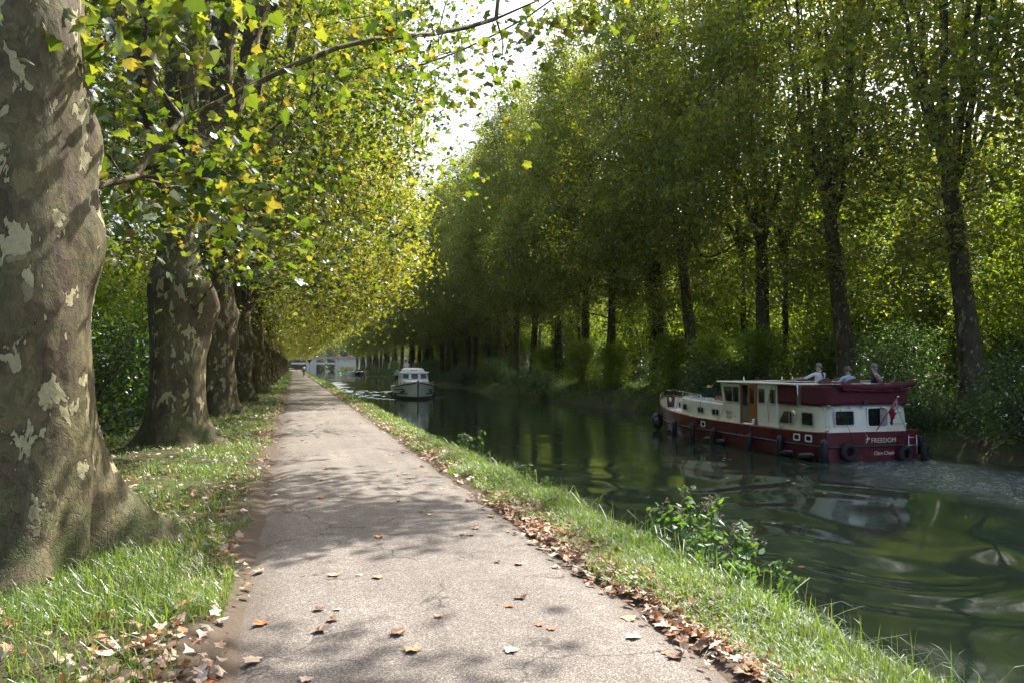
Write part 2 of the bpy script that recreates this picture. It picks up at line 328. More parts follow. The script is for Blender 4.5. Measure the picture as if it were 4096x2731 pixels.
V=np.stack([PXs,PY,PZ],-1).reshape(-1,3); nx,ny=len(px),len(py); i=(np.arange(ny-1)[:,None]*nx+np.arange(nx-1)[None,:]).ravel()
tag(link('path',np_mesh('path',V,np.stack([i,i+1,i+1+nx,i+nx],1),True),None,m),'straight worn asphalt towpath with pale stone chips running beside the canal',kind='structure')
def path_z(x):
    s=(x+.34)/2.59; return .018+.028*(1-(2*s-1)**2)

# ------------------------------------------------------------------ water
m,t=newmat('canal_water'); co=coords(t)
rip=noise(t,coords(t,(1,1,1)),5.5,3,.55,.6); fine=noise(t,coords(t,(1,.6,1)),22,3,.6)
at=N(t,'Attribute',attribute_name='foam'); fo=at.outputs['Fac']
fn=noise(t,coords(t,(1,1,1)),9,7,.75,1.5); fmask=math_(t,'MULTIPLY',fo,ramp(t,fn,[(.50,0.),(.62,1.)]))
col=mix(t,math_(t,'MULTIPLY',fo,.6),(.026,.042,.025),(.085,.12,.105)); col=mix(t,math_(t,'MULTIPLY',fmask,.85),col,(.45,.52,.52))
hh=math_(t,'ADD',math_(t,'MULTIPLY',rip,.085),math_(t,'MULTIPLY',fine,math_(t,'MULTIPLY_ADD',fo,1.6,.05)))
p=N(t,'BsdfPrincipled'); L(t,col,p.inputs['Base Color']); p.inputs['IOR'].default_value=1.33; p.inputs['Specular IOR Level'].default_value=.8
L(t,math_(t,'MULTIPLY_ADD',fo,.12,.008),p.inputs['Roughness'])
bp=N(t,'Bump'); bp.inputs['Strength'].default_value=1; bp.inputs['Distance'].default_value=.018; L(t,hh,bp.inputs['Height']); L(t,bp.outputs[0],p.inputs['Normal']); out(t,p.outputs[0]); M['water']=m
wx=np.arange(3.2,22.6,.085); wy=np.concatenate([np.arange(-6,44,.085),np.arange(44,100,.25)])
WX,WY=np.meshgrid(wx,wy)
rng=np.random.default_rng(5)
def smooth(a,lo,hi): q=np.clip((a-lo)/(hi-lo),0,1); return q*q*(3-2*q)
qx=WX+.8*np.sin(.55*WY+.6)+.5*np.sin(.9*WX+.4*WY); qy=WY+.9*np.sin(.5*WX+1.1)+.45*np.sin(.8*WY-.6*WX)
Z=np.zeros_like(WX)
for k in range(9):      # gentle long undulation everywhere
    an=rng.uniform(0,PI); wl=rng.uniform(1.3,4.); Z+=.0011*wl*np.sin(2*PI/wl*(qx*np.cos(an)+qy*np.sin(an))+rng.uniform(0,6))*.55
calm=.18+.82*smooth(WX,6,12)*smooth(42-WY,0,10); Zc=Z*calm
zone=smooth(WX,3,8)*smooth(24-WY,0,9)*.9+.1     # water stirred beside and behind the cruiser
Zs=np.zeros_like(WX); rx_=WX+1.3*np.sin(.75*WY+.6)+.7*np.sin(1.1*WX+.7*WY); ry_=WY+1.5*np.sin(.7*WX+1.1)+.8*np.sin(.9*WY-.8*WX)
for k in range(6):
    an=rng.uniform(0,PI); wl=rng.uniform(2.2,4.6); Zs+=wl*np.sin(2*PI/wl*(rx_*np.cos(an)+ry_*np.sin(an))+rng.uniform(0,6))
Z=Zc+.0042*Zs*zone*(1+.5*smooth(15-WY,0,6))
xc=WX-17.0; wash=np.exp(-(np.abs(xc-.0)/(1.9+.11*np.clip(20-WY,0,30)))**4)*smooth(20.6-WY,0,.9)
wash*=.55+.45*np.exp(-np.clip(20-WY,0,40)/9)
for k in range(16):
    an=rng.uniform(0,PI); wl=rng.uniform(.25,.8); Z+=wash*.0075*wl*4*np.sin(2*PI/wl*(qx*np.cos(an)+qy*np.sin(an))+rng.uniform(0,6))*.5
# bow waves of the white boat (Kelvin-like V) and its ruffled wake
dy=WY-67.5; ax=np.abs(WX-10.15)
V2=np.exp(-((ax-(1.5+.36*dy))/.55)**2)*smooth(dy,-.4,.6)*np.exp(-np.clip(dy,0,99)/40); Z+=.035*V2*np.cos((ax-(1.5+.36*dy))*5)
wk=smooth(dy,1,7)*np.exp(-(ax/(2.3+.33*np.clip(dy,0,99)))**4)
for k in range(10):
    an=rng.uniform(0,PI); wl=rng.uniform(.8,2.); Z+=wk*.006*wl*np.sin(2*PI/wl*(qx*np.cos(an)+qy*np.sin(an))+rng.uniform(0,6))
foam=np.clip(wash+.85*np.clip(V2,0,1)*smooth(10-dy,0,9),0,1)
V=np.stack([WX,WY,-1.25+Z],-1).reshape(-1,3); nx,ny=len(wx),len(wy); i=(np.arange(ny-1)[:,None]*nx+np.arange(nx-1)[None,:]).ravel()
me=np_mesh('canal_water',V,np.stack([i,i+1,i+1+nx,i+nx],1),True)
at=me.attributes.new('foam','FLOAT','POINT'); at.data.foreach_set('value',foam.ravel().astype(np.float32))
wat=link('canal_water',me,None,m); tag(wat,'murky green canal water mirroring the trees, ruffled by two boats',kind='structure')
wy=np.concatenate([np.arange(100.0,380,.8)]); wx=np.arange(3.2,22.7,.8); WX,WY=np.meshgrid(wx,wy)
wk=np.exp(-np.clip(WY-100,0,300)/60); Z=np.zeros_like(WX)
for k in range(10):
    an=rng.uniform(0,PI); wl=rng.uniform(2.5,6); Z+=(.25+wk)*.0035*wl*np.sin(2*PI/wl*(WX*np.cos(an)+WY*np.sin(an))+rng.uniform(0,6))*smooth(WY,100,106)
V=np.stack([WX,WY,-1.25+Z],-1).reshape(-1,3); nx,ny=len(wx),len(wy); i=(np.arange(ny-1)[:,None]*nx+np.arange(nx-1)[None,:]).ravel()
me=np_mesh('canal_water_far',V,np.stack([i,i+1,i+1+nx,i+nx],1),True)
tag(link('distant_water',me,None,m),'canal water stretching away to the road bridge',kind='structure')
me=np_mesh('w3',[(3.2,379.2,-1.25),(22.6,379.2,-1.25),(22.6,1500,-1.25),(3.2,1500,-1.25)],np.array([[0,1,2,3]])); tag(link('distant_water',me,None,m),'canal water beyond the road bridge',kind='structure')

# ------------------------------------------------------------------ leaf clouds
STAR=np.array([(0,.32),(0,0),(.2,-.09),(.53,.0),(.40,.23),(.68,.50),(.33,.60),(0,1),(-.31,.62),(-.66,.47),(-.42,.25),(-.50,-.02),(-.2,-.1)])
STARF=np.array([(0,i,i+1) for i in range(1,12)]+[(0,12,1)])
KITE=np.array([(0,-.02),(.48,.12),(.27,.52),(0,1),(-.27,.52),(-.48,.12)]); KITEF=np.array([(0,1,2),(0,2,3),(0,3,4),(0,4,5)])
OVAL=np.array([(0,0),(.25,.35),(.17,.75),(0,1),(-.17,.75),(-.25,.35)])
def leaf_cloud(P,size,rng,tmpl='kite',tilt=.75,droop=.5,flat=None,outward=None,fr=(-.1,.5),cr=(-.05,.45),jit=0):
    n=len(P); T,FF={'star':(STAR,STARF),'kite':(KITE,KITEF),'oval':(OVAL,KITEF)}[tmpl]
    nrm=rng.normal(size=(n,3))*tilt; nrm[:,2]+=1
    if outward is not None: nrm+=outward
    nrm/=np.linalg.norm(nrm,axis=1,keepdims=True)
    d=rng.normal(size=(n,3)); d[:,2]-=droop; d-=nrm*(d*nrm).sum(1,keepdims=True); d/=np.linalg.norm(d,axis=1,keepdims=True)
    s=np.cross(d,nrm); k=len(T); fold=rng.uniform(*fr,n)[:,None]; curl=rng.uniform(*cr,n)[:,None]
    x=T[None,:,0]; y=T[None,:,1]; x=x*rng.uniform(.78,1.12,n)[:,None]+rng.normal(size=(n,k))*(jit+.02); z=-fold*np.abs(x)-curl*y*y+(rng.normal(size=(n,k))*jit if jit else 0)
    sz=(size*rng.uniform(.5,1.35,n))[:,None,None] if np.isscalar(size) else np.asarray(size)[:,None,None]
    V=P[:,None,:]+sz*(x[...,None]*s[:,None,:]+(y-.3)[...,None]*d[:,None,:]+z[...,None]*nrm[:,None,:])
    F=(FF[None]+(np.arange(n)*k)[:,None,None]).reshape(-1,3)
    return V.reshape(-1,3),F
def tubes(A,B,ra,rb,n=5):
    A=np.asarray(A,float);B=np.asarray(B,float); ra=np.asarray(ra,float);rb=np.asarray(rb,float)
    d=B-A; l=np.linalg.norm(d,axis=1,keepdims=True)+1e-9; d/=l
    r=np.tile([.31,.17,.93],(len(d),1)); r[np.abs(d[:,2])>.8]=[1,.1,.05]
    u=np.cross(d,r); u/=np.linalg.norm(u,axis=1,keepdims=True); v=np.cross(d,u)
    an=np.arange(n)*2*PI/n; c,s=np.cos(an),np.sin(an)
    ring=u[:,None,:]*c[None,:,None]+v[:,None,:]*s[None,:,None]
    VA=A[:,None]+ring*ra[:,None,None]; VB=B[:,None]+ring*rb[:,None,None]
    V=np.concatenate([VA,VB],1).reshape(-1,3); k=np.arange(n); f=np.stack([k,(k+1)%n,n+(k+1)%n,n+k],1)
    return V,(f[None]+(np.arange(len(A))*2*n)[:,None,None]).reshape(-1,4)
def vnoise(P,seed,sc):
    r=np.random.default_rng(seed); o=np.zeros(len(P))
    for k in range(7):
        w=r.normal(size=3)*sc; o+=np.sin(P@w+r.uniform(0,6))
    return o/2.6
def sample_crown(n,fn,lo,hi,seed,gap=.0,nsc=.55):
    r=np.random.default_rng(seed); out_=[]; tot=0
    while tot<n:
        P=r.uniform(lo,hi,(n*4,3)); w=fn(P); k=(r.uniform(size=len(P))<w)&(vnoise(P,seed+7,nsc)>gap-r.uniform(0,.5,len(P)))
        out_.append(P[k]); tot+=k.sum()
    return np.concatenate(out_)[:n]
def grow(trunk_nodes,limbs,att,seed,r0=.011,rmax=.4,ppow=2.35,rl=.1):
    """Connect attractors to the skeleton; returns tube segments and attach directions."""
    r=np.random.default_rng(seed); nodes=[tuple(p) for p in trunk_nodes]; par=[-1]+list(range(len(trunk_nodes)-1))
    for (start,pts) in limbs:
        prev=start
        for p in pts: nodes.append(tuple(p)); par.append(prev); prev=len(nodes)-1
    ntr=len(nodes); nodes=np.array(nodes,float); base=nodes[0]
    order=np.argsort(np.linalg.norm(att-nodes[len(trunk_nodes)-1],axis=1)); tips=np.zeros(len(att),int); dirs=np.zeros((len(att),3))
    nl=list(nodes); pl=list(par); arr=np.zeros((ntr+len(att)*3+4,3)); arr[:ntr]=nodes; cnt=ntr; ok=np.zeros(len(arr),bool); ok[len(trunk_nodes)//2:ntr]=True
    for a in order:
        p=att[a]; d=arr[:cnt]-p; dist=np.linalg.norm(d,axis=1)+1e-6; cost=dist*(1+1.3*np.maximum(0,d[:,2]/dist))+(~ok[:cnt])*50
        q=int(np.argmin(cost)); q0=arr[q]; D_=dist[q]; prev=q
        ns=3 if D_>1.2 else 1
        for s in range(1,ns+1):
            f=s/ns; x=q0*(1-f)+p*f
            if s<ns: x=x+r.normal(size=3)*.07*D_; x[2]+=.10*D_*math.sin(PI*f)
            arr[cnt]=x; ok[cnt]=True; pl.append(prev); prev=cnt; cnt+=1
        tips[a]=prev; dd=p-arr[pl[prev]]; dirs[a]=dd/(np.linalg.norm(dd)+1e-6)
    pa=np.array(pl[:cnt]); free=np.zeros(cnt,bool); nch=np.bincount(pa[pa>=0],minlength=cnt); free[ntr:]=nch[ntr:]>0
    for _ in range(4):
        sm=np.zeros((cnt,3)); np.add.at(sm,pa[pa>=0],arr[:cnt][pa>=0]); mc=sm/np.maximum(nch,1)[:,None]
        arr[:cnt][free]=.5*arr[:cnt][free]+.25*arr[pa[free]]+.25*mc[free]
    rad=np.zeros(cnt); acc=np.zeros(cnt)
    for k in range(cnt-1,0,-1):
        rad[k]=max(r0,acc[k])**(1/ppow) if False else (max(r0**ppow,acc[k]))**(1/ppow)
        acc[pl[k]]+=rad[k]**ppow
    rad[0]=acc[0]**(1/ppow); rad=np.minimum(rad,rmax)
    for (start,pts) in limbs: pass
    k=len(trunk_nodes)
    for (start,pts) in limbs:
        for j in range(len(pts)): rad[k]=max(rad[k],rl*(1-.85*j/len(pts))); k+=1
    seg=[k for k in range(len(trunk_nodes),cnt)]
    A=arr[[pl[k] for k in seg]]; B=arr[seg]; rb=rad[seg]; pr_=np.array([pl[k] for k in seg]); ra=np.where(pr_<len(trunk_nodes),rb*1.25,np.minimum(rad[pr_],rb*1.5+.004)); ra=np.where((np.array(seg)<ntr)&(pr_>=len(trunk_nodes)),rad[pr_],ra)
    return A,B,ra,rb,dirs
def crown_leaves(att,dirs,seed,per,spread,size,tmpl='kite',flat=.55,tilt=.75,droop=.5,hang=.25):
    r=np.random.default_rng(seed); n=len(att); m=r.poisson(per,n); idx=np.repeat(np.arange(n),m)
    off=np.clip(r.normal(size=(len(idx),3)),-1.8,1.8)*spread*np.array([1,1,flat]); sc=r.uniform(.6,1.3,n)[idx][:,None]; off*=sc
    P=att[idx]+off; P[:,2]-=hang*(off[:,0]**2+off[:,1]**2)/max(spread,.1)
    return P
TW={}
def make_crown(name,att,dirs,seed,per,spread,size,mat,tmpl='kite',tilt=.75,droop=.5,hang=.25,flat=.55,zmin=None):
    r=np.random.default_rng(seed); P=crown_leaves(att,dirs,seed,per,spread,size,tmpl,flat,tilt,droop,hang)
    if zmin is not None: P=P[P[:,2]>zmin]
    V,F=leaf_cloud(P,size,r,tmpl,tilt,droop); me=np_mesh(name,V,F); me.materials.append(mat); return me
def make_limbs(name,g,seed,mat,att,spread,n=5,twigs=3):
    A,B,ra,rb,dirs=g; r=np.random.default_rng(seed); V,F=tubes(A,B,ra,rb,n)
    idx=np.repeat(np.arange(len(att)),twigs); d=r.normal(size=(len(idx),3))*spread*1.1; d[:,2]*=.5; d+=dirs[idx]*spread*.5
    V2,F2=tubes(att[idx],att[idx]+d,np.full(len(idx),.007),np.full(len(idx),.003),3); 
    me=np_mesh(name,np.concatenate([V,V2]),[F,F2+len(V)] if False else [F,(F2+len(V))],True); me.materials.append(mat); return me
def trunk_mesh(name,H,rf,roots=(),bulges=(),seed=0,lean=(0,0),curve=0,nph=56,nz=70,mat=None,rough=.03):
    """rf(z)->radius. roots: (phi,len,width,zscale). bulges: (z,phi,amp,sz,sphi)"""
    r=np.random.default_rng(seed); z=np.concatenate([[-.35],H*(np.linspace(0,1,nz-1)**1.35)]); ph=np.arange(nph)*2*PI/nph
    Zg,Pg=np.meshgrid(z,ph,indexing='ij'); Rg=np.vectorize(rf)(np.maximum(Zg,0))
    dw=lambda a,b:(a-b+PI)%(2*PI)-PI
    for k in range(6):
        kk=r.integers(1,6); Rg=Rg+rough*Rg*np.sin(kk*Pg+r.uniform(.3,1.6)*Zg+r.uniform(0,6))*r.uniform(.4,1)
    for (p,ln,w,zs) in roots:
        pd=dw(Pg,p+.25*np.sin(Zg*1.3)); Rg=Rg+ln*np.exp(-(pd/w)**2)*np.exp(-np.maximum(Zg,0)/zs)
    for (bz,bp_,am,sz,sp_) in bulges: Rg=Rg+am*np.exp(-((Zg-bz)/sz)**2-(dw(Pg,bp_)/sp_)**2)
    Rg=Rg+.012*np.sin(9*Pg+3*np.sin(Zg*2))*np.exp(-Zg/1.5)+r.normal(size=Rg.shape)*.003
    cx=lean[0]*Zg+curve*np.sin(Zg/max(H,1)*PI)*.8; cyy=lean[1]*Zg+curve*np.sin(Zg/max(H,1)*PI*1.5)*.4
    V=np.stack([cx+Rg*np.cos(Pg),cyy+Rg*np.sin(Pg),Zg],-1).reshape(-1,3); nzz=len(z)
    i=(np.arange(nzz-1)[:,None]*nph+np.arange(nph)[None,:]); j=(np.arange(nzz-1)[:,None]*nph+(np.arange(nph)[None,:]+1)%nph)
    F=np.stack([i,j,j+nph,i+nph],-1).reshape(-1,4); top=len(V); V=np.concatenate([V,[[lean[0]*H+0,lean[1]*H,H+.05]]]); l=(nzz-1)*nph
    F3=np.array([(l+k,l+(k+1)%nph,top) for k in range(nph)])
    me=np_mesh(name,V,[F,F3],True); me.materials.append(mat); return me

# ------------------------------------------------------------------ trees
LX=-2.3
def crown_fn(zs,x0,x1,yw,soft=.8,yc=0):
    def f(P):
        x,y,z=P.T; a=np.interp(z,zs,x0); b=np.interp(z,zs,x1); w=np.interp(z,zs,yw)
        return np.clip((x-a)/soft,0,1)*np.clip((b-x)/soft,0,1)*np.clip((w-np.abs(y-yc))/soft,0,1)*((z>zs[0])&(z<zs[-1]))
    return f
def limb(pts,n=4,seed=0):
    r=np.random.default_rng(seed); pts=np.array(pts,float); o=[]
    for i in range(len(pts)-1):
        for s in range(1,n+1):
            p=pts[i]+(pts[i+1]-pts[i])*s/n
            if not(i==len(pts)-2 and s==n): p=p+r.normal(size=3)*.09
            o.append(tuple(p))
    return o
def make_left_proto(seed,n,per,size,xmaxs,tmpl='kite',extra=None,mat='leaf_left',top=4.6,trunk=None,hole=0,zs=(3.2,5,8,12,18,24,29),spread=.62):
    x1=[v-LX for v in xmaxs]; f=crown_fn(zs,[-3.5,-5.5,-7,-7.5,-7.5,-6,-3][:len(zs)],x1,[5.5,6.2,6.5,6.5,6.2,5.5,3][:len(zs)])
    att=sample_crown(n,f,(-8,-6.6,zs[0]),(max(x1)+.5,6.6,zs[-1]),seed,.05)
    if hole: att=att[~(((att[:,0]**2+(att[:,1]+1.2)**2<hole**2)|((att[:,1]<.3)&(att[:,0]>-3.2)&(att[:,0]<1.6)&(np.arange(len(att))%7>0)))&(att[:,2]<13.5))]
    if extra is not None: att=np.concatenate([att,np.array(extra,float)])
    tn=[(0,0,0),(0,0,2.4),(0,0,top-.5)]; r=np.random.default_rng(seed+3); lm=[]
    for k,(dx,dy) in enumerate([(.9,.3),(.3,1),(-.8,.5),(-.4,-.9),(.7,-.7),(.1,.1)]):
        sp_=1 if k<5 else .2
        lm.append((2,limb([(dx*.35,dy*.35,top-.1),(dx*1.6*sp_,dy*1.6*sp_,top+4),(dx*2.9*sp_,dy*2.9*sp_,top+10),(dx*3.6*sp_,dy*3.4*sp_,top+17)],4,seed+k)))
    g=grow(tn,lm,att,seed,.0105,.33,2.5,.24)
    return (trunk,make_limbs('limbs',g,seed,M['bark'],att,spread),make_crown('crown',att,g[4],seed,per,spread,size,M[mat],tmpl,.8,.55,.3))
def place_tree(proto,name,label,cat,x,y,z=0,rz=0,sc=1,group=None,sy=1,parts=('trunk','limbs','crown')):
    o=empty(name,(x,y,z),rz); o.scale=(sc,sc*sy,sc); tag(o,label,cat,group)
    for n_,me in zip(parts,proto):
        if me is None: continue
        c=D.objects.new(n_,me); COL.objects.link(c); c.parent=o
    return o
LG='old plane trees in a row left of the towpath'
def rf1(z): return float(np.interp(z,[0,.3,.7,1.2,1.8,2.6,3.4,4.2,5,6.2],[.80,.74,.69,.655,.635,.605,.59,.55,.52,.46]))
t1=trunk_mesh('trunk',6.2,rf1,[(R(8),1.0,.21,.40),(R(-30),.25,.16,.5),(R(-66),.5,.26,.40),(R(-95),.2,.15,.6),(R(-120),.35,.4,.4),(R(60),.5,.3,.4),(R(150),.4,.4,.4),(R(-25),-.22,.18,.6)],
    [(2.75,R(2),.16,.45,.5),(3.6,R(8),.13,.35,.5),(2.2,R(-70),.06,.5,.5),(4.3,R(-40),.10,.5,.5)],1,mat=M['bark'],nph=160,nz=150,rough=.018)
def rf2(z): return float(np.interp(z,[0,.5,1.2,2.2,3.0,3.4,3.7,4.2,6,9],[.68,.57,.53,.53,.57,.57,.45,.38,.34,.28]))
t2=trunk_mesh('trunk',9,rf2,[(R(-20),.55,.3,.28),(R(-75),.2,.4,.3),(R(70),.5,.3,.35),(R(170),.3,.4,.4)],
    [(2.75,R(-5),.24,.34,.42),(3.15,R(-25),.16,.3,.5),(2.2,R(10),.10,.3,.4)],2,curve=0,mat=M['bark'],nph=96,nz=110,rough=.03)
def mkrf(a,b,c): return lambda z: float(np.interp(z,[0,.5,1.5,3.0,4.0,5.5],[a*1.25,a*1.02,a*.97,a*b,a*c,a*.6]))
t3=trunk_mesh('trunk',8.5,mkrf(.56,.98,.85),[(R(-15),.6,.22,.30),(R(60),.4,.25,.35),(R(-80),.2,.4,.4)],[(2.6,R(-10),.16,.5,.35),(1.2,R(-10),.06,.3,.3),(3.4,R(5),.14,.3,.4)],3,mat=M['bark'])
t4=trunk_mesh('trunk',5.6,mkrf(.52,1.08,.8),[(R(-25),.7,.2,.38),(R(40),.4,.25,.35),(R(180),.3,.4,.4)],[(2.9,R(-5),.2,.35,.4),(1.9,R(5),.10,.3,.3)],4,mat=M['bark'])
t5=trunk_mesh('trunk',5.6,mkrf(.50,1.0,.9),[(R(-10),.5,.25,.4),(R(70),.3,.25,.35)],[(2.2,R(-15),.14,.4,.4)],5,mat=M['bark'])
# low sprays of the first two trees, and added high boughs that shade the path (local coordinates of each tree)
rr=np.random.default_rng(11)
def spray(n,x,y,z,f=None):
    P=np.stack([rr.uniform(*x,n),rr.uniform(*y,n),rr.uniform(*z,n)],1); return [tuple(p) for p in P if f is None or f(p)]
e1=spray(28,(-.2,3.7),(-.6,3.6),(4.3,6.4),lambda p:p[2]>4.3+.33*p[0])+spray(12,(.5,1.9),(1.4,3.6),(3.5,4.6))
e1+=spray(5,(5.2,7.4),(3.0,5.2),(6.6,8.6))+spray(3,(4.6,6.2),(5.2,7.0),(6.5,9))
e1+=spray(30,(8.3,10.7),(5.0,6.9),(10.4,12))+spray(9,(8.5,9.7),(1.2,2.2),(10.4,11.8))  # high boughs out of view, added to throw shadow bands on the path
e2=spray(6,(-1.4,1.4),(-3.8,-1.1),(3.3,5.0))+spray(3,(-1.5,2.5),(-3,-1),(5,9))+spray(4,(3,6.),(-4,1.5),(7.2,10))+spray(16,(8.4,9.6),(-3.5,2.2),(10.3,11.6))  # last group is unseen, added to streak the path's left edge with shadow
nearx=[.2,.7,1.3,1.9,2.6,2.5,.5]; farx=[4.2,6.0,6.8,6.8,6.2,4.8,1.5]
P1=make_left_proto(21,280,56,.13,nearx,'star',e1,top=6.,trunk=t1,zs=(6.6,8,10,13,18,23,27),spread=.42)
P2=make_left_proto(22,520,80,.125,[.4,.9,1.9,3.4,4.2,4.,1.5],'star',e2,top=5.,trunk=t2,hole=2.2,zs=(5.2,6.5,8.5,12,18,24,29),spread=.55)
P3=make_left_proto(23,640,80,.14,[1.8,3.8,5.2,6.0,5.8,5.,1.5],'star',None,top=4.8,trunk=t3,hole=1.8,zs=(4.6,5.8,8.2,12,18,24,29),spread=.6)
P4=make_left_proto(24,700,78,.165,farx,'kite',None,'leaf_left_far',4.6,t4,spread=.62,zs=(4.3,5.4,8,12,18,24,29))
P5=make_left_proto(25,700,78,.165,farx,'kite',None,'leaf_left_far',4.6,t5,spread=.62,zs=(4.3,5.4,8,12,18,24,29))
left_desc=['massive mottled plane trunk nearest the camera with a long flared root toward the path',
 'second old plane tree beside the path with a swollen pollard shoulder on its trunk',
 'third plane tree from the camera in the left row, sunlit burrs down its edge',
 'fourth plane tree from the camera in the left row, forked roots catching the sun',
 'fifth plane tree from the camera along the left row','sixth plane tree from the camera along the left row',
 'seventh plane tree from the camera along the left row','eighth plane tree from the camera along the left row']
for k in range(27):
    y=7.37+10*k; x=LX+(.0 if k<2 else .12*math.sin(k*2.1)); pr=[P1,P2,P3][k] if k<3 else (P4 if k%2 else P5)
    sc=1 if k<3 else 1+.07*math.sin(k*1.7); lab=left_desc[k] if k<8 else 'plane tree in the merged distant end of the left row'
    place_tree(pr,'plane_tree',lab,'tree',x,y,float(gz(x,y))-.03,0 if k<3 else .12*math.sin(k*3.3),sc,LG)

# right-hand row: tall, slim, forked high
def make_right_proto(seed,n,per,size,trunk_r,lean,H=8.0,x0=None,spread=.75,mat='leaf_right',ivy=False,zlo=4.,top=31,gap=.05,tmpl='kite'):
    zs=[zlo,zlo+3,13,18,25,top]; f=crown_fn(zs,x0 or [-3.2,-6.2,-8,-7.2,-6,-3.6],[3,4.5,6,6,5,3],[3.,4.6,5.8,5.8,5.,3.],1.3)
    att=sample_crown(n,f,(-8.5,-5.9,zlo),(6.5,5.9,top),seed,gap,.6)
    L0=(lean[0]*H,lean[1]*H); tn=[(0,0,0),(lean[0]*3,lean[1]*3,3),(L0[0],L0[1],H-.3)]; lm=[]; r=np.random.default_rng(seed)
    for k in range(7):
        a=2*PI*k/7+r.uniform(-.3,.3); s_=r.uniform(.8,1.3)
        lm.append((2,limb([(L0[0]+.2*math.cos(a),L0[1]+.2*math.sin(a),H+.2),(L0[0]+1.4*s_*math.cos(a),L0[1]+1.2*s_*math.sin(a),H+5),(L0[0]+2.4*s_*math.cos(a),L0[1]+2*s_*math.sin(a),H+11),(3.2*s_*math.cos(a)-1,2.4*s_*math.sin(a),H+19)],4,seed+k)))
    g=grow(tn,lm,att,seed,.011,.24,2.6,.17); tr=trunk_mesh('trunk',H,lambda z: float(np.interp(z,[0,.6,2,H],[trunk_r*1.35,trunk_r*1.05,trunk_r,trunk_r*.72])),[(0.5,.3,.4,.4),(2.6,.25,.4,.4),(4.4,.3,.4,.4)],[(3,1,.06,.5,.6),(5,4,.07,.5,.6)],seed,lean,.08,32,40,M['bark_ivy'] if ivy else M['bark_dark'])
    cr=make_crown('crown',att,g[4],seed,per,spread,size,M[mat],tmpl,.85 if tmpl=='star' else .6,1.1 if tmpl=='star' else .5,.3)
    iv=None
    if ivy:
        n2=5200; z=r.uniform(.0,H+1,n2)**1.0; a=r.uniform(0,2*PI,n2); rad=trunk_r+.10+np.abs(r.normal(size=n2))*.16
        P=np.stack([lean[0]*z+rad*np.cos(a),lean[1]*z+rad*np.sin(a),z],1); o=np.stack([np.cos(a),np.sin(a),0*a],1)*1.2
        V,F=leaf_cloud(P,.12,r,'kite',.5,1.,outward=o); iv=np_mesh('ivy',V,F); iv.materials.append(M['leaf_bush'])
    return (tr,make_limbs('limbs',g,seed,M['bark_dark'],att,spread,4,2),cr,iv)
RP=[make_right_proto(31,680,62,.18,.40,(-.10,.02),8.2,gap=.18,spread=.52,zlo=4.6),
    make_right_proto(32,800,72,.19,.42,(.0,.01),8.5,zlo=6.2,gap=.1,spread=.55),
    make_right_proto(33,800,72,.19,.40,(-.03,-.02),8.5,ivy=True,zlo=5.8,gap=.1,spread=.55),
    make_right_proto(34,800,72,.20,.36,(.05,.02),8.0,zlo=5.,gap=.1,spread=.58)]
RS=make_right_proto(35,210,60,.19,.19,(.03,-.02),9.,x0=[-2.5,-4,-4.5,-4.5,-4,-2.5],spread=.6,zlo=5.5,top=27,gap=.1)
RG='tall plane trees along the far canal bank'
pp=('trunk','limbs','crown','ivy')
right_desc={0:'tall plane tree at the right edge of view, boughs reaching in over the canal',1:'leaning mottled plane tree on the far bank right of the cruiser stern',2:'thick upright plane tree behind the seated people on the cruiser',
 3:'plane tree on the far bank behind the cruiser wheelhouse',4:'plane tree on the far bank behind the cruiser bow',5:'plane tree on the far bank just left of the cruiser bow'}
rx=random.Random(4)
for k in range(44):
    y=16.6+6.85*k+rx.uniform(-.5,.5)*(k>2); x=24.5+rx.uniform(-.5,.5)*(k>2)
    pr=RP[0] if k in(0,1,2) else RP[[1,2,3,1,0,2,3][k%7]]
    rz=rx.uniform(-.25,.25) if k>2 else [0,0,.1][k]
    lab=right_desc.get(k) or (ORD[k-6]+' plane trunk to the left of the cruiser bow along the far bank' if k<16 else 'plane tree in the distant tapering end of the far bank row')
    if k==2: rz=.05
    place_tree(pr,'plane_tree',lab,'tree',x,y,float(gz(x,y))-.05,rz,rx.uniform(.95,1.06) if k>2 else 1,RG+(' before the white boat' if k<13 else ' beyond the white boat'),parts=pp)

for k in range(11):
    y=20+8.6*k+rx.uniform(-1.2,1.2); x=28+rx.uniform(-1.5,1.8)
    place_tree(RS,'slender_plane_tree','slim trunked plane tree standing just behind the big far bank planes','tree',x,y,float(gz(x,y))-.05,rx.uniform(0,6),rx.uniform(.85,1.05),'slim plane trees behind the far bank row',parts=pp)
for k in range(8):
    y=104+9*k+rx.uniform(-1,1); x=32.5+rx.uniform(-1.2,1.2)
    place_tree(RP[1+k%3],'plane_tree','plane tree of the second rank half hidden behind the far bank row','tree',x,y,float(gz(x,y))-.05,PI/2+rx.uniform(-.6,.6),rx.uniform(.85,1.),'plane trees of the second rank behind the far bank row',parts=pp)

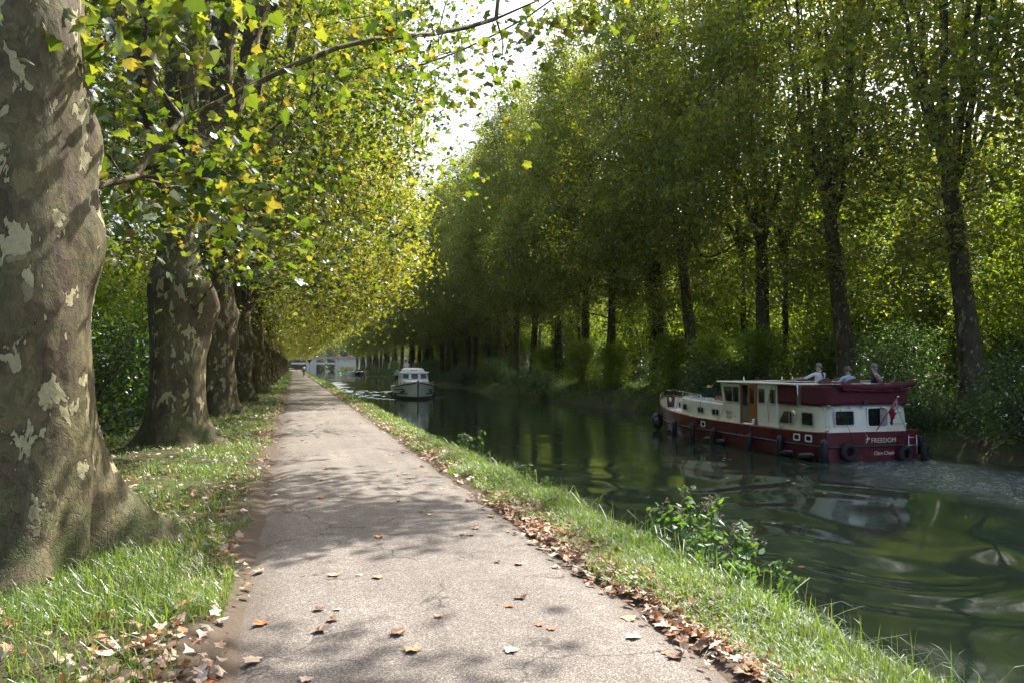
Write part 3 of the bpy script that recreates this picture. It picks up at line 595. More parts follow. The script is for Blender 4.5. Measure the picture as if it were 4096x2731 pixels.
# understory and woods
def make_bush(seed,w,h,n,size,mat,tmpl='oval',stems=8,tilt=.9,zlo=0.,trunk=False):
    r=np.random.default_rng(seed); nc=max(10,n//60); a=r.uniform(0,2*PI,nc); q=r.uniform(0,1,nc)**.5; z=zlo+(h-zlo)*r.uniform(0,1,nc)
    prof=np.sqrt(np.clip(1-((z-zlo)/(h-zlo)-.35)**2/.5,.05,1)); C=np.stack([w*q*prof*np.cos(a),w*q*prof*np.sin(a),z],1)
    idx=r.integers(0,nc,n); P=C[idx]+r.normal(size=(n,3))*w*.16; P=P[P[:,2]>.02]
    V,F=leaf_cloud(P,size,r,tmpl,tilt,.4); cr=np_mesh('foliage',V,F); cr.materials.append(M[mat])
    A=[];B=[]
    for c in C[:stems*3]:
        m_=c*np.array([.35,.35,.5]); A+= [(0,0,-.1),tuple(m_)]; B+=[tuple(m_),tuple(c)]
    k=np.array([1.,.5]*(len(A)//2)); rb=.02+.012*w
    V,F=tubes(A,B,rb*k,rb*k*.55,4); st=np_mesh('stems',V,F,True); st.materials.append(M['bark_twig']); return (st,cr)
BU=[make_bush(41,1.5,1.7,5200,.10,'leaf_bush'),make_bush(42,1.8,2.4,7000,.11,'leaf_bush'),make_bush(43,1.2,1.1,3600,.085,'leaf_bush')]
UT=[make_bush(44,3.2,8.5,16000,.16,'leaf_under','kite',10,zlo=.8),make_bush(45,2.8,6.5,12000,.16,'leaf_under','kite',10,zlo=.4),make_bush(46,4.5,14,22000,.22,'leaf_right','kite',12,zlo=2)]
FT=[make_bush(47,6,19,20000,.42,'leaf_far','kite',10,zlo=1.5),make_bush(48,5,15,16000,.4,'leaf_far','kite',10,zlo=1)]
sp=('stems','foliage')
r_=random.Random(8)
def scatter(protos,name,label,cat,group,pts,zoff=-.05,s0=.8,s1=1.2,sy=1):
    for (x,y) in pts:
        place_tree(r_.choice(protos),name,label,cat,x,y,float(gz(x,y))+zoff,r_.uniform(0,6),r_.uniform(s0,s1),group,parts=sp)
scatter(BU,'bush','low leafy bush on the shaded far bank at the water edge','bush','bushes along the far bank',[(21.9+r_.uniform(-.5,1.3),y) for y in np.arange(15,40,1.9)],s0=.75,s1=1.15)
scatter(BU[1:2],'bush','tall leafy bush on the far bank between the plane trunks','bush','bushes between the far bank trunks',[(26.5+r_.uniform(-1.3,1.8),y) for y in np.arange(19,100,5.2)],s0=.8,s1=1.3)
scatter(BU,'bush','distant green bush overhanging the far waterline beyond the white boat','bush','distant far bank bushes',[(21.6+r_.uniform(-.3,1.3),y) for y in np.arange(66,235,5.5)],s0=.8,s1=1.3)
scatter(UT[:2],'understory_tree','slender young tree glowing yellow green behind the far bank trunks','tree','young trees behind the far bank row',[(31+r_.uniform(-2.5,6),y) for y in np.arange(20,190,4.6)],s0=.8,s1=1.2)
scatter(UT[1:2],'leafy_sapling','low spreading leafy sapling on the canal side of the far bank trunks','tree','saplings in front of the far bank trunks',[(23.4,35.5),(23.2,40.2),(23.7,46),(23.3,55),(23.8,63),(23.5,72)],s0=.42,s1=.62)
scatter(UT[2:],'woodland_tree','tall woodland tree deep behind the far bank row','tree','woodland trees beyond the far bank row',[(42+r_.uniform(-4,9),y) for y in np.arange(18,260,6.5)],s0=.9,s1=1.35)
scatter(BU,'bush','dark woodland bush in the shade behind the left row','bush','bushes behind the left row',[(-5.6+r_.uniform(-2.2,.6),y) for y in np.arange(10,60,2.4)],s0=.8,s1=1.25)
scatter(UT[:2],'understory_tree','leafy young tree in the dark wood behind the left row','tree','young trees behind the left row',[(-10.5+r_.uniform(-3.5,2),y) for y in np.arange(9,120,3.6)],s0=.8,s1=1.2)
scatter(UT[2:],'woodland_tree','tall woodland tree at the back of the left wood','tree','woodland trees behind the left row',[(-19+r_.uniform(-5,3),y) for y in np.arange(8,230,7)],s0=.8,s1=1.2)
scatter(FT,'broad_tree','broad haze tinted tree rising behind the road bridge','tree','trees behind the road bridge',[(x,395+r_.uniform(0,50)) for x in np.arange(-60,110,8)],s0=.9,s1=1.25)
scatter(BU,'bush','dark bush leaning over the near waterline','bush','bushes on the near canal edge',[(3.8,47.5),(3.7,49.5),(3.65,97)],zoff=-.5,s0=.45,s1=.6)

# ------------------------------------------------------------------ grass, litter, weeds
def blades(P,h,rng,w=.0035,lean=.5,segs=3):
    n=len(P); a=rng.uniform(0,2*PI,n); d=np.stack([np.cos(a),np.sin(a),0*a],1); s=np.stack([-np.sin(a+rng.normal(size=n)*.4),np.cos(a),0*a],1)
    ln=np.abs(rng.normal(size=n))*lean; V=np.zeros((n,segs*2+1,3)); w=np.asarray(w)*np.ones(n)
    for k in range(segs):
        f=k/segs; c=P+d*(h*ln*f*f)[:,None]; c[:,2]+=h*f*(1-.35*np.minimum(ln,1.6)*f*.6); ww=(w*(1-f*.55))[:,None]
        V[:,2*k]=c-s*ww; V[:,2*k+1]=c+s*ww
    c=P+d*(h*ln)[:,None]; c[:,2]+=h*np.maximum(.12,1-.42*np.minimum(ln,2)); V[:,-1]=c
    k=segs*2+1; q=np.array([(2*j,2*j+1,2*j+3,2*j+2) for j in range(segs-1)]); tr=np.array([(2*segs-2,2*segs-1,2*segs)])
    o=(np.arange(n)*k)[:,None,None]; return V.reshape(-1,3),(q[None]+o).reshape(-1,4),(tr[None]+o).reshape(-1,3)
def density_pts(n,x0,x1,y0,y1,rng,ypow=1.9,clump=.5,csc=3.):
    """more blades near the camera: y density falls as y**-ypow"""
    u=rng.uniform(0,1,n*3); a=1-ypow; y=(y0**a+u*(y1**a-y0**a))**(1/a); x=rng.uniform(x0,x1,n*3)
    P=np.stack([x,y,0*x],1); k=vnoise(P,int(n)%97,csc)+.5*vnoise(P,3,csc*3)>rng.uniform(-2,clump,n*3)-.1*0
    return P[k][:n]
rg=np.random.default_rng(77)
SEG=3
def grass_obj(name,P,h,w,lean,mat,label):
    P=P.copy(); P[:,2]=gz(P[:,0],P[:,1])-.01; V,q,t3_=blades(P,h,rg,w,lean,SEG); me=np_mesh(name,V,[q,t3_]); tag(link(name,me,None,M[mat]),label,'grass',kind='stuff')
P=density_pts(135000,-4.4,-.42,2.0,60,rg,1.75,.6); 
keep=(P[:,0]<-.40+.16*np.sin(P[:,1]*2.3)+.1*np.sin(P[:,1]*6.1)-np.abs(rg.normal(size=len(P)))*.12)
for k in range(6): keep&=((P[:,0]-LX)**2+(P[:,1]-(7.37+10*k))**2>.72**2)
P=P[keep]; thin=rg.uniform(size=len(P))<np.clip(.25+.8*(vnoise(P,5,1.6)+.5),.1,1); P=P[thin]
sc_=1+np.clip(P[:,1]-6,0,60)*.05
grass_obj('grass',P,rg.uniform(.04,.16,len(P))*(1+.5*(vnoise(P,9,1.2)>.6)),.0034*sc_,.9,'grass','tufted green grass of the shady verge under the left plane trees')
P=density_pts(170000,2.2,3.46,2.6,75,rg,1.75,.6); e=2.33+.07*np.sin(P[:,1]*1.9)+.05*np.sin(P[:,1]*5.3)+np.abs(rg.normal(size=len(P)))*.06; P=P[P[:,0]>e]
edgef=np.clip((P[:,0]-2.6)/.6,0,1); h=rg.uniform(.04,.13,len(P))+edgef*rg.uniform(.02,.20,len(P))*(.5+.5*np.clip(vnoise(P,4,1.5)+.4,0,1)); h*=np.clip(1.15-P[:,1]*.006,.7,1.15)
P[:,0]+=bank_x(P[:,1])*edgef; grass_obj('grass',P,h,.0036*(1+np.clip(P[:,1]-5,0,70)*.045),.8,'grass','bright sunlit grass strip between the path and the canal')
P=density_pts(800,2.85,3.42,2.7,16,rg,1.4,.6); SEG=6; grass_obj('grass',P,rg.uniform(.22,.42,len(P)),.0042,.6,'grass','long arching grass blades hanging over the canal edge')
SEG=3; P=density_pts(60000,2.3,3.55,60,255,rg,1.2,.6); grass_obj('grass',P,rg.uniform(.1,.3,len(P)),.014*P[:,1]/60,.6,'grass','far end of the sunlit canal side grass')
P=density_pts(45000,-4.5,-.5,55,250,rg,1.2,.6); grass_obj('grass',P,rg.uniform(.08,.2,len(P)),.014*P[:,1]/60,.6,'grass','far end of the left verge grass')
P=density_pts(90000,20.8,26.5,14,230,rg,1.3,.5); P[:,0]+=.3*np.sin(P[:,1]*.21); grass_obj('grass',P,rg.uniform(.1,.4,len(P)),.007*(1+P[:,1]/40),.7,'grass_dark','rough grass and herbs covering the far bank')
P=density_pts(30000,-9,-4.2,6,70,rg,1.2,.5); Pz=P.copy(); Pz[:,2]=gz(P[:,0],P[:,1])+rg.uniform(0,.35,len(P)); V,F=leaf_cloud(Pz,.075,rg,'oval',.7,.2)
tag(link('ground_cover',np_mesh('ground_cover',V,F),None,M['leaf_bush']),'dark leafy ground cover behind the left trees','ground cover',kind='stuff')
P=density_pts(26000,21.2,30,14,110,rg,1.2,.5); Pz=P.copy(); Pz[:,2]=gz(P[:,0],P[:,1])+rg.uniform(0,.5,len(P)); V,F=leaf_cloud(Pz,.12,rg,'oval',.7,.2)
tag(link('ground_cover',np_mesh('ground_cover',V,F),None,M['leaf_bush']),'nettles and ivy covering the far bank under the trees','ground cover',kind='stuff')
# clover-like small plants in the verges
P=np.concatenate([density_pts(5000,-3.8,-.75,2.5,25,rg,1.6,.4),density_pts(5000,2.6,3.5,2.8,25,rg,1.6,.4)]); P[:,2]=gz(P[:,0],P[:,1])+rg.uniform(.01,.09,len(P)); V,F=leaf_cloud(P,.035,rg,'oval',.5,.1)
tag(link('clover',np_mesh('clover',V,F),None,M['leaf_weed']),'clover and small herbs among the verge grass','plants',kind='stuff')
# fallen leaves in drifts along both path edges
def litter_pts(n,y0,y1,ypow):
    u=rg.uniform(0,1,n); a=1-ypow; y=(y0**a+u*(y1**a-y0**a))**(1/a); side=rg.uniform(size=n)**1.0; x=np.zeros(n)
    A=side<.64; x[A]=2.30+rg.normal(size=A.sum())*.09+np.abs(rg.normal(size=A.sum()))*.26
    B=(side>=.64)&(side<.83); x[B]=-.46-np.abs(rg.normal(size=B.sum()))*.34+rg.normal(size=B.sum())*.09
    C=side>=.83; x[C]=np.where(rg.uniform(size=C.sum())<.65,rg.uniform(-3.6,-.5,C.sum()),rg.uniform(2.4,3.3,C.sum())); P=np.stack([x,y,0*x],1)
    k=(vnoise(P,13,1.3)+rg.uniform(-.6,.6,n)>np.where(x<0,.1,-.25))|C; k&=~((x<-.4)&(y<6.5)&(rg.uniform(size=n)<.55)); return P[k]
P=np.concatenate([litter_pts(13500,2.6,40,1.5),litter_pts(4500,38,240,1.2)]); sz=rg.uniform(.03,.078,len(P))*(1+np.clip(P[:,1]-60,0,200)*.003)
pz=np.where((P[:,0]>-.34)&(P[:,0]<2.25),path_z(P[:,0]),gz(P[:,0],P[:,1])+.02); P[:,2]=pz+.008+rg.uniform(0,.035,len(P))
def curled(P,sz,r):
    V,F=leaf_cloud(P,sz,r,'star',.3,.0,fr=(-.5,.7),cr=(-.7,.8),jit=.05); return V,F
V,F=curled(P,sz,rg); z=V[:,2]; inp=(V[:,0]>-.34)&(V[:,0]<2.25); flo=np.where(inp,path_z(V[:,0]),gz(V[:,0],V[:,1]))+.006; V[:,2]=np.maximum(z,flo)
tag(link('fallen_leaves',np_mesh('fallen_leaves',V,F),None,M['litter']),'drifts of dry tan and rust plane leaves along both path edges','leaf litter',kind='stuff')
# single leaves lying on the asphalt
kinds=[('flat pale tan fallen leaf on the asphalt',(.50,.38,.28),.12),('curled rusty orange fallen leaf on the asphalt',(.42,.14,.04),.5),('crumpled dark brown fallen leaf on the asphalt',(.15,.075,.04),.8),('curled sandy brown fallen leaf on the asphalt',(.40,.25,.14),.4)]
lp=[]
for ki,(lab,c,curl) in enumerate(kinds):
    mm=paint('fallen_leaf_'+['pale','rust','brown','sandy'][ki],c,.7,.3,20)
    for v_ in range(3):
        r=np.random.default_rng(90+ki*5+v_); T=STAR.copy(); V=np.stack([T[:,0],T[:,1]-.3,curl*(.5*T[:,0]**2+.35*(T[:,1]-.4)**2)+r.normal(size=13)*.05],1); V[:,2]-=V[:,2].min()
        F=STARF; me=np_mesh('fallen_leaf',V,F); me.materials.append(mm); lp.append((me,lab,ki))
rl=random.Random(31)
for k in range(130):
    y=2.9+ (rl.random()**1.8)*38; x=rl.choice([rl.uniform(-.2,2.1),rl.uniform(1.3,2.2),rl.uniform(-.25,.7)]); me,lab,ki=rl.choice(lp)
    o=D.objects.new('fallen_leaf',me); COL.objects.link(o); s=rl.uniform(.05,.10); o.scale=(s,s,s); o.location=(x,y,path_z(x)+.004); o.rotation_euler=(0,0,rl.uniform(0,6.3))
    tag(o,lab,'leaf',['pale','rusty','dark brown','sandy'][ki]+' leaves scattered on the path')
for k in range(34):
    me,lab,ki=rl.choice(lp); y=rl.uniform(6,26); x=rl.uniform(4.3,12+y*.15); o=D.objects.new('floating_leaf',me); COL.objects.link(o); s=rl.uniform(.07,.11); o.scale=(s,s,s*.4); o.location=(x,y,-1.242); o.rotation_euler=(0,0,rl.uniform(0,6.3))
    tag(o,['pale','rusty','dark brown','sandy'][ki]+' leaf floating on the canal','leaf',['pale','rusty','dark brown','sandy'][ki]+' leaves floating on the canal')
# the tall flowering weeds on the canal edge
def weed(x,y,z,h,seed,label,mat='flower_pink',n=1,group=None):
    r=np.random.default_rng(seed); o=empty('wildflower',(x,y,z)); tag(o,label,'plant',group); LP=[]
    for s in range(n):
        A=[];B=[]; b=r.normal(size=2)*.12; top=np.array([b[0]+r.normal()*.12,b[1]+r.normal()*.12,h*r.uniform(.7,1)]); pts=[np.array([b[0],b[1],-.1])+(top-np.array([b[0],b[1],-.1]))*k/7+np.array([.02*math.sin(k*1.3+s),.02*math.cos(k+s),0]) for k in range(8)]
        for k in range(7): A.append(pts[k]);B.append(pts[k+1])
        for k in range(2,8):
            for q in range(10): LP.append(pts[k]+r.normal(size=3)*np.array([.06,.06,.04])*(1.3-k*.08))
        for q in range(4):
            t_=pts[7]+r.normal(size=3)*np.array([.05,.05,.03]); A.append(pts[6]);B.append(t_); fp=np.array([t_+r.normal(size=3)*.012 for _ in range(22)])
            V,F=leaf_cloud(fp,.017,r,'oval',1.5,0); link('flower_head',np_mesh('flower_head',V,F),o,M[mat])
        V,F=tubes(A,B,np.full(len(A),.005),np.full(len(A),.003),4); link('stem',np_mesh('stem',V,F,True),o,M['leaf_weed'])
    V,F=leaf_cloud(np.array(LP),.075,r,'oval',.7,.6); link('leaves',np_mesh('leaves',V,F),o,M['leaf_weed']); return o
weed(3.3,6.1,-.25,.9,1,'tallest of the pinkish flowering weeds at the canal edge, several leafy stems',n=5)
weed(3.32,5.6,-.28,.7,2,'leafy flowering weed just right of the tallest one at the canal edge',n=4)
weed(3.3,6.8,-.28,.66,3,'small flowering weed just left of the tallest one at the canal edge',n=3)
weed(3.3,5.0,-.3,.55,4,'bushy weed without open flowers nearest the camera at the canal edge',n=4,mat='leaf_weed')
weed(3.3,14.6,-.25,.75,5,'pale seed headed weed standing alone against the reflection of the white boat',n=3)
weed(3.3,10.4,-.25,.55,6,'slim leafy weed poking out of the canal side grass halfway to the pale one',n=2,mat='leaf_weed')
# seedling with large pale leaves between the first two trees
o=empty('seedling',(-1.55,7.7,.02)); tag(o,'young seedling with a few large pale leaves in the grass beside the first root','plant')
V,F=tubes([(0,0,-.02),(.03,0,.2),(.03,0,.2),(.03,0,.2)],[(.03,0,.2),(.05,.02,.42),(.2,0,.30),(-.14,.05,.36)],[.005]*4,[.003]*4,4); link('stem',np_mesh('stem',V,F,True),o,M['bark_twig'])
V,F=leaf_cloud(np.array([(.05,.02,.43),(.22,0,.30),(-.17,.05,.36),(.3,.03,.31),(-.02,-.06,.22)]),.15,np.random.default_rng(3),'oval',.25,.1); V[:,2]+=0; link('leaves',np_mesh('leaves',V,F),o,M['leaf_weed'])
# moss cushions are in the bark; a stone and a twig on the path edge
mb=MB(); mb.tube([(0,0,.012),(.10,.02,.016),(.19,.01,.012),(.27,.05,.010)],[.010,.009,.008,.005],6); o=mb.build('twig',M['bark_twig']); o.location=(2.0,3.35,path_z(2.0)); tag(o,'short broken twig lying near the right edge of the path','twig')

# ------------------------------------------------------------------ people
def seg_d(P,a,b):
    a=np.array(a);b=np.array(b);ab=b-a;t=np.clip(((P-a)@ab)/max(ab@ab,1e-9),0,1); return np.linalg.norm(P-(a+t[:,None]*ab),axis=1)
SKIN=paint('skin',(.42,.24,.17),.55,.08); HAIRG=paint('grey_hair',(.20,.20,.205),.7,.2,20); HAIRD=paint('dark_hair',(.05,.04,.035),.7); HAIRB=paint('blond_hair',(.55,.50,.42),.7)
def person(label,loc,rz,pose,shirt,legs,hair,group=None,scale=1,head_turn=0,arms=None,hat=None,hairlen=0,scarf=None,shoe=None):
    """local +Y is where the person faces; one continuous skinned body, clothes and hair are its parts"""
    if pose=='sit':
        J=dict(pel=(0,0,.50),sp=(0,-.04,.72),ch=(0,-.07,.95),nk=(0,-.05,1.13),hd=(0,-.01,1.23),tp=(0,0,1.33))
        lg=[(.10,.04,.50),(.13,.44,.50),(.13,.46,.09),(.14,.62,.04)]
    elif pose=='stand':
        J=dict(pel=(0,0,.92),sp=(0,0,1.12),ch=(0,0,1.34),nk=(0,.01,1.51),hd=(0,.02,1.61),tp=(0,.02,1.70))
        lg=[(.10,0,.88),(.11,.03,.48),(.11,0,.08),(.13,.16,.04)]
    else: # cycling
        J=dict(pel=(0,0,.98),sp=(0,.06,1.17),ch=(0,.17,1.38),nk=(0,.24,1.52),hd=(0,.28,1.62),tp=(0,.29,1.71))
        lg=[(.10,.03,.96),(.11,.36,.80),(.10,.20,.36),(.10,.34,.33)]
    V=[];E=[];Rr=[]
    def v(p,r): V.append(p);Rr.append(r);return len(V)-1
    pel=v(J['pel'],.145);sp=v(J['sp'],.13);ch=v(J['ch'],.15);nk=v(J['nk'],.06);hd=v(J['hd'],.085);tp=v(J['tp'],.075)
    E+=[(pel,sp),(sp,ch),(ch,nk),(nk,hd),(hd,tp)]
    ns=v((J['hd'][0]+.105*math.sin(head_turn),J['hd'][1]+.105*math.cos(head_turn),J['hd'][2]+.01),.018); E.append((hd,ns))
    arms=arms or [[(.21,0,-.10),(.25,.05,-.36),(.20,.26,-.42)]]*2; segs={'skin':[],'shirt':[('ch','nk',.05)],'legs':[]}
    sleeve=[];skin=[];leg=[]
    C=np.array(J['ch'])
    for s,ar in zip((1,-1),arms):
        sh,el,ha=[tuple(C+np.array((s*a[0],a[1],a[2]+.12))) for a in ar]
        a=v(sh,.062);b=v(el,.045);c=v(ha,.032); E+=[(ch,a),(a,b),(b,c)]
        d=np.array(ha)-np.array(el); d/=np.linalg.norm(d); n_=np.cross(d,(0,0,1)); n_/=np.linalg.norm(n_)+1e-6
        pm=v(tuple(np.array(ha)+d*.06),.034); E.append((c,pm))
        for f in range(4):
            b0=np.array(ha)+d*(.10)+n_*(f-1.5)*.02; m1=b0+d*.035-np.array((0,0,.008)); m2=m1+d*(.028+.006*(f in(1,2)))-np.array((0,0,.018))
            i0=v(tuple(b0),.010);i1=v(tuple(m1),.009);i2=v(tuple(m2),.007); E+=[(pm,i0),(i0,i1),(i1,i2)]
        b0=np.array(ha)+d*.035+n_*.042*s; i0=v(tuple(b0),.012); i1=v(tuple(b0+d*.03+n_*.012*s),.009); E+=[(c,i0),(i0,i1)]
        sleeve.append((sh,el)); skin.append((el,tuple(np.array(ha)+d*.2)))
    for s in (1,-1):
        q=[(s*x+J['pel'][0],y,z) for x,y,z in lg]
        if pose=='cycle' and s<0: q=[(s*.10,.03,.96),(s*.11,.30,.62),(s*.10,.08,.20),(s*.10,.22,.16)]
        a=v(q[0],.095);b=v(q[1],.062);c=v(q[2],.042);d_=v(q[3],.036); E+=[(pel,a),(a,b),(b,c),(c,d_)]
        leg.append((q[0],q[1]));leg.append((q[1],q[2])); 
    me=D.meshes.new('b'); me.from_pydata(V,E,[]); o=D.objects.new('b',me); COL.objects.link(o)
    o.modifiers.new('s','SKIN'); 
    for i,sv in enumerate(me.skin_vertices[0].data): sv.radius=(Rr[i],Rr[i]); sv.use_root=(i==0)
    sb=o.modifiers.new('u','SUBSURF'); sb.levels=2; sb.render_levels=2
    dg=bpy.context.evaluated_depsgraph_get(); m2=D.meshes.new_from_object(o.evaluated_get(dg)); D.objects.remove(o)
    nv=len(m2.vertices); co=np.empty(nv*3,np.float32); m2.vertices.foreach_get('co',co); co=co.reshape(-1,3); npz=len(m2.polygons)
    cen=np.array([np.mean([co[i] for i in p.vertices],axis=0) for p in m2.polygons])
    ds=np.min([seg_d(cen,a,b)-.03 for a,b in skin]+[seg_d(cen,J['hd'],J['tp'])-.05,seg_d(cen,J['nk'],J['hd'])-.02],axis=0)
    dt=np.min([seg_d(cen,a,b)-.05 for a,b in sleeve]+[seg_d(cen,J['sp'],J['ch'])-.14],axis=0)
    dl=np.min([seg_d(cen,a,b)-.08 for a,b in leg]+[seg_d(cen,J['pel'],J['pel'])-.16],axis=0)
    mi=np.argmin(np.stack([ds,dt,dl]),axis=0)
    m2.materials.clear(); [m2.materials.append(x) for x in (SKIN,shirt,legs)]
    m2.polygons.foreach_set('material_index',mi.astype(np.int32)); m2.polygons.foreach_set('use_smooth',[True]*npz); m2.update()
    root=link('person',m2); root.location=loc; root.rotation_euler=(0,0,rz); root.scale=(scale,)*3; tag(root,label,'person',group)
    if hair is not None:
        hb=MB(); hx,hy,hz=J['tp']; bk=-.03
        hb.blob((hx+bk*math.sin(head_turn),hy+bk*math.cos(head_turn),hz-.005),(.098,.108,.10),14,10)
        if hairlen: hb.blob((hx+2.4*bk*math.sin(head_turn),hy+2.4*bk*math.cos(head_turn),hz-.09),(.09,.055,.11+hairlen),12,8)
        hb.build('hair',hair,root)
    if hat is not None:
        hb=MB(); hx,hy,hz=J['tp']; hb.lathe([(0,.10),(.07,.095),(.10,.06),(.107,0),(.17,-.02),(.172,-.028),(.10,-.01)],18,(hx,hy,hz+.01)); hb.build('hat',hat,root)
    if scarf is not None:
        hb=MB(); c=J['nk']; hb.torus((c[0],c[1],c[2]-.02),.085,.022,'z',14,6); hb.tube([(0,c[1]-.10,c[2]-.02),(.02,c[1]-.155,c[2]-.12),(.03,c[1]-.16,c[2]-.26)],[.022,.026,.012],6); hb.build('scarf',scarf,root)
    return root

# ------------------------------------------------------------------ boat materials
m,t=newmat('oxblood_hull'); co=coords(t); n=noise(t,co,1.5,5,.6); c=ramp(t,n,[(.3,(.10,.010,.018)),(.7,(.14,.017,.028))])
st_=noise(t,coords(t,(2.5,2.5,.25)),3.5,6,.75); c=mix(t,ramp(t,st_,[(.55,0.),(.8,.5)]),c,(.16,.10,.085)); hz=N(t,'SeparateXYZ'); L(t,co,hz.inputs[0]); wl_=N(t,'MapRange'); L(t,math_(t,'ADD',hz.outputs[2],math_(t,'MULTIPLY',noise(t,co,5,5,.7),.16)),wl_.inputs[0]); wl_.inputs[1].default_value=.22; wl_.inputs[2].default_value=.08
c=mix(t,math_(t,'MULTIPLY',wl_.outputs[0],.75),c,(.035,.028,.018)); out(t,principled(t,c,ramp(t,n,[(.3,.22),(.7,.42)]),0,.5)); RED=m; CREAM=paint('cream_topside',(.78,.74,.61),.35,.05,1.2,dirt=(.45,.42,.33)); NAVY=paint('navy_rubber',(.018,.022,.035),.5,.2,4)
CANV=paint('burgundy_canvas',(.10,.010,.020),.85,.2,5,bump=.4); STEEL=paint('steel',(.6,.6,.6),.25,.05,4,metal=1.); WOOD=paint('varnished_wood',(.30,.12,.035),.35,.25,8); DECK=paint('deck_grey',(.42,.44,.43),.7,.1,5)
FEND=paint('black_fender',(.016,.018,.026),.42,.25,5); TYRE=paint('tyre_rubber',(.014,.014,.015),.75,.3,8); FRAME=paint('aluminium_frame',(.55,.56,.57),.4,.06,6,metal=.6); ROPE=paint('rope',(.03,.03,.03),.9); WICK=paint('wicker',(.16,.10,.06),.7,.4,40,bump=.6)
GREENB=paint('green_box',(.012,.04,.03),.5,.2,4); WHITE=paint('white_paint',(.84,.85,.86),.3,.03,1.5,dirt=(.7,.7,.67)); DARKIN=paint('dark_interior',(.03,.022,.018),.8,.3,4); BLUEC=paint('blue_canvas',(.03,.09,.22),.8); BLUEF=paint('blue_fender',(.01,.03,.10),.4)
LETTER=paint('cream_lettering',(.68,.64,.50),.5); CHROME=paint('chrome',(.8,.8,.8),.08,.02,3,metal=1.)
m,t=newmat('dark_glass'); out(t,principled(t,(.012,.015,.014),.04,0,.6)); GLASS=m
def hull_mesh(name,st,mat,parent,zrel,stem_rake=0.,smooth=True):
    """st: list of (y,half_deck,half_wl,sheer_z). zrel: list of (kind,f) rows from keel to sheer"""
    V=[];F=[];n=len(zrel)
    for (y,hd,hw,sh) in st:
        for s in (-1,1):
            for f in zrel:
                z=-.45+(sh+.45)*f; w=(hw*.75+(hw*.25)*(z+.45)/.45) if z<0 else hw+(hd-hw)*(z/sh)**.8
                V.append((s*w,y+(stem_rake*max(0,z) if hd<.05 else 0),z))
    for i in range(len(st)-1):
        for s in range(2):
            for j in range(n-1):
                a=(i*2+s)*n+j; b=((i+1)*2+s)*n+j; F.append((a,b,b+1,a+1))
    k=0; F.append(tuple([j for j in range(n)]+[n+j for j in range(n-1,-1,-1)]))
    mb=MB(); mb.add(V,F[:-1],smooth); mb.add([V[q] for q in F[-1]],[tuple(range(2*n))]); return mb.build(name,mat,parent)
def interp(st,y,c): return float(np.interp(y,[s[0] for s in st],[s[c] for s in st]))

# ------------------------------------------------------------------ the burgundy cruiser
BX,BY,BZ=17.06,20.05,-1.25
boat=empty('canal_cruiser',(BX,BY,BZ)); tag(boat,'long burgundy and cream canal cruiser with canvas dodger motoring along the far side','boat')
ST=[(0,1.66,1.60,.90),(.2,1.76,1.69,.88),(.8,1.80,1.72,.86),(2,1.88,1.82,.85),(4,1.90,1.84,.85),(6,1.90,1.82,.86),(7.5,1.88,1.74,.88),(9,1.82,1.68,.93),(10.2,1.70,1.46,1.0),(11.2,1.48,1.20,1.10),(12,1.20,.90,1.22),(12.7,.85,.58,1.34),(13.1,.52,.32,1.43),(13.32,.24,.12,1.48),(13.4,.02,.01,1.50)]
ZR=[0,.33,.42,.55,.66,.78,.9,1.0]
hull_mesh('hull',ST,RED,boat,ZR)
def rail_line(z=None,off=0.,y0=0,y1=13.4,n=60,side=-1,dz=0.):
    P=[]
    for i in range(n+1):
        y=y0+(y1-y0)*i/n; hd,hw,sh=interp(ST,y,1),interp(ST,y,2),interp(ST,y,3)
        zz=(sh if z is None else z+ .12*max(0,(y-8)/5.4)**1.5)+dz; w=hw+(hd-hw)*min(1,max(0,zz/sh))**.8; P.append((side*(w+off),y,zz))
    return P
sl=rail_line(.455,.012,0,13.38,side=-1); sr=rail_line(.455,.012,0,13.38,side=1)
mb=MB(); mb.tube(sl[::-1]+[(x,-.02,.46) for x in np.linspace(-1.55,1.55,9)]+sr,.038,8); mb.build('rubbing_strake',NAVY,boat)
mb=MB(); a=rail_line(None,.0,0,13.36,side=-1,dz=.012); b=rail_line(None,.0,0,13.36,side=1,dz=.012); mb.tube(a,.022,6); mb.tube(b,.022,6)
for s in(-1,1):
    a=rail_line(None,-.02,8.2,13.36,40,s,.02); mb.tube(a,.042,6)
mb.build('capping_rail',WOOD,boat)
# deck and bow bulwark lining
mb=MB(); V=[];F=[];ys_=list(np.linspace(.0,13.25,50))
for y in ys_:
    w=(interp(ST,y,1) if y<8 else interp(ST,y,2)+(interp(ST,y,1)-interp(ST,y,2))*.7)-.07; z=interp(ST,y,3)-.02 if y<8 else interp(ST,8,3)-.02+.02*(y-8); V+=[(-w,y,z),(w,y,z)]
for i in range(len(ys_)-1): F.append((2*i,2*i+1,2*i+3,2*i+2))
mb.add(V,F); mb.build('deck',CREAM,boat)
mb=MB(); V=[];F=[];yb=np.linspace(8,13.3,30)
for s in(-1,1):
    n0=len(V)
    for y in yb:
        hd_,hw_,sh_=interp(ST,y,1),interp(ST,y,2),interp(ST,y,3); V+=[(s*max(.01,hw_+(hd_-hw_)*(.84/sh_)**.8-.06),y,.84),(s*max(.01,hd_-.05),y,sh_+.01)]
    for i in range(len(yb)-1): q=n0+2*i; F.append((q,q+2,q+3,q+1))
mb.add(V,F,True); mb.build('bulwark',CREAM,boat)
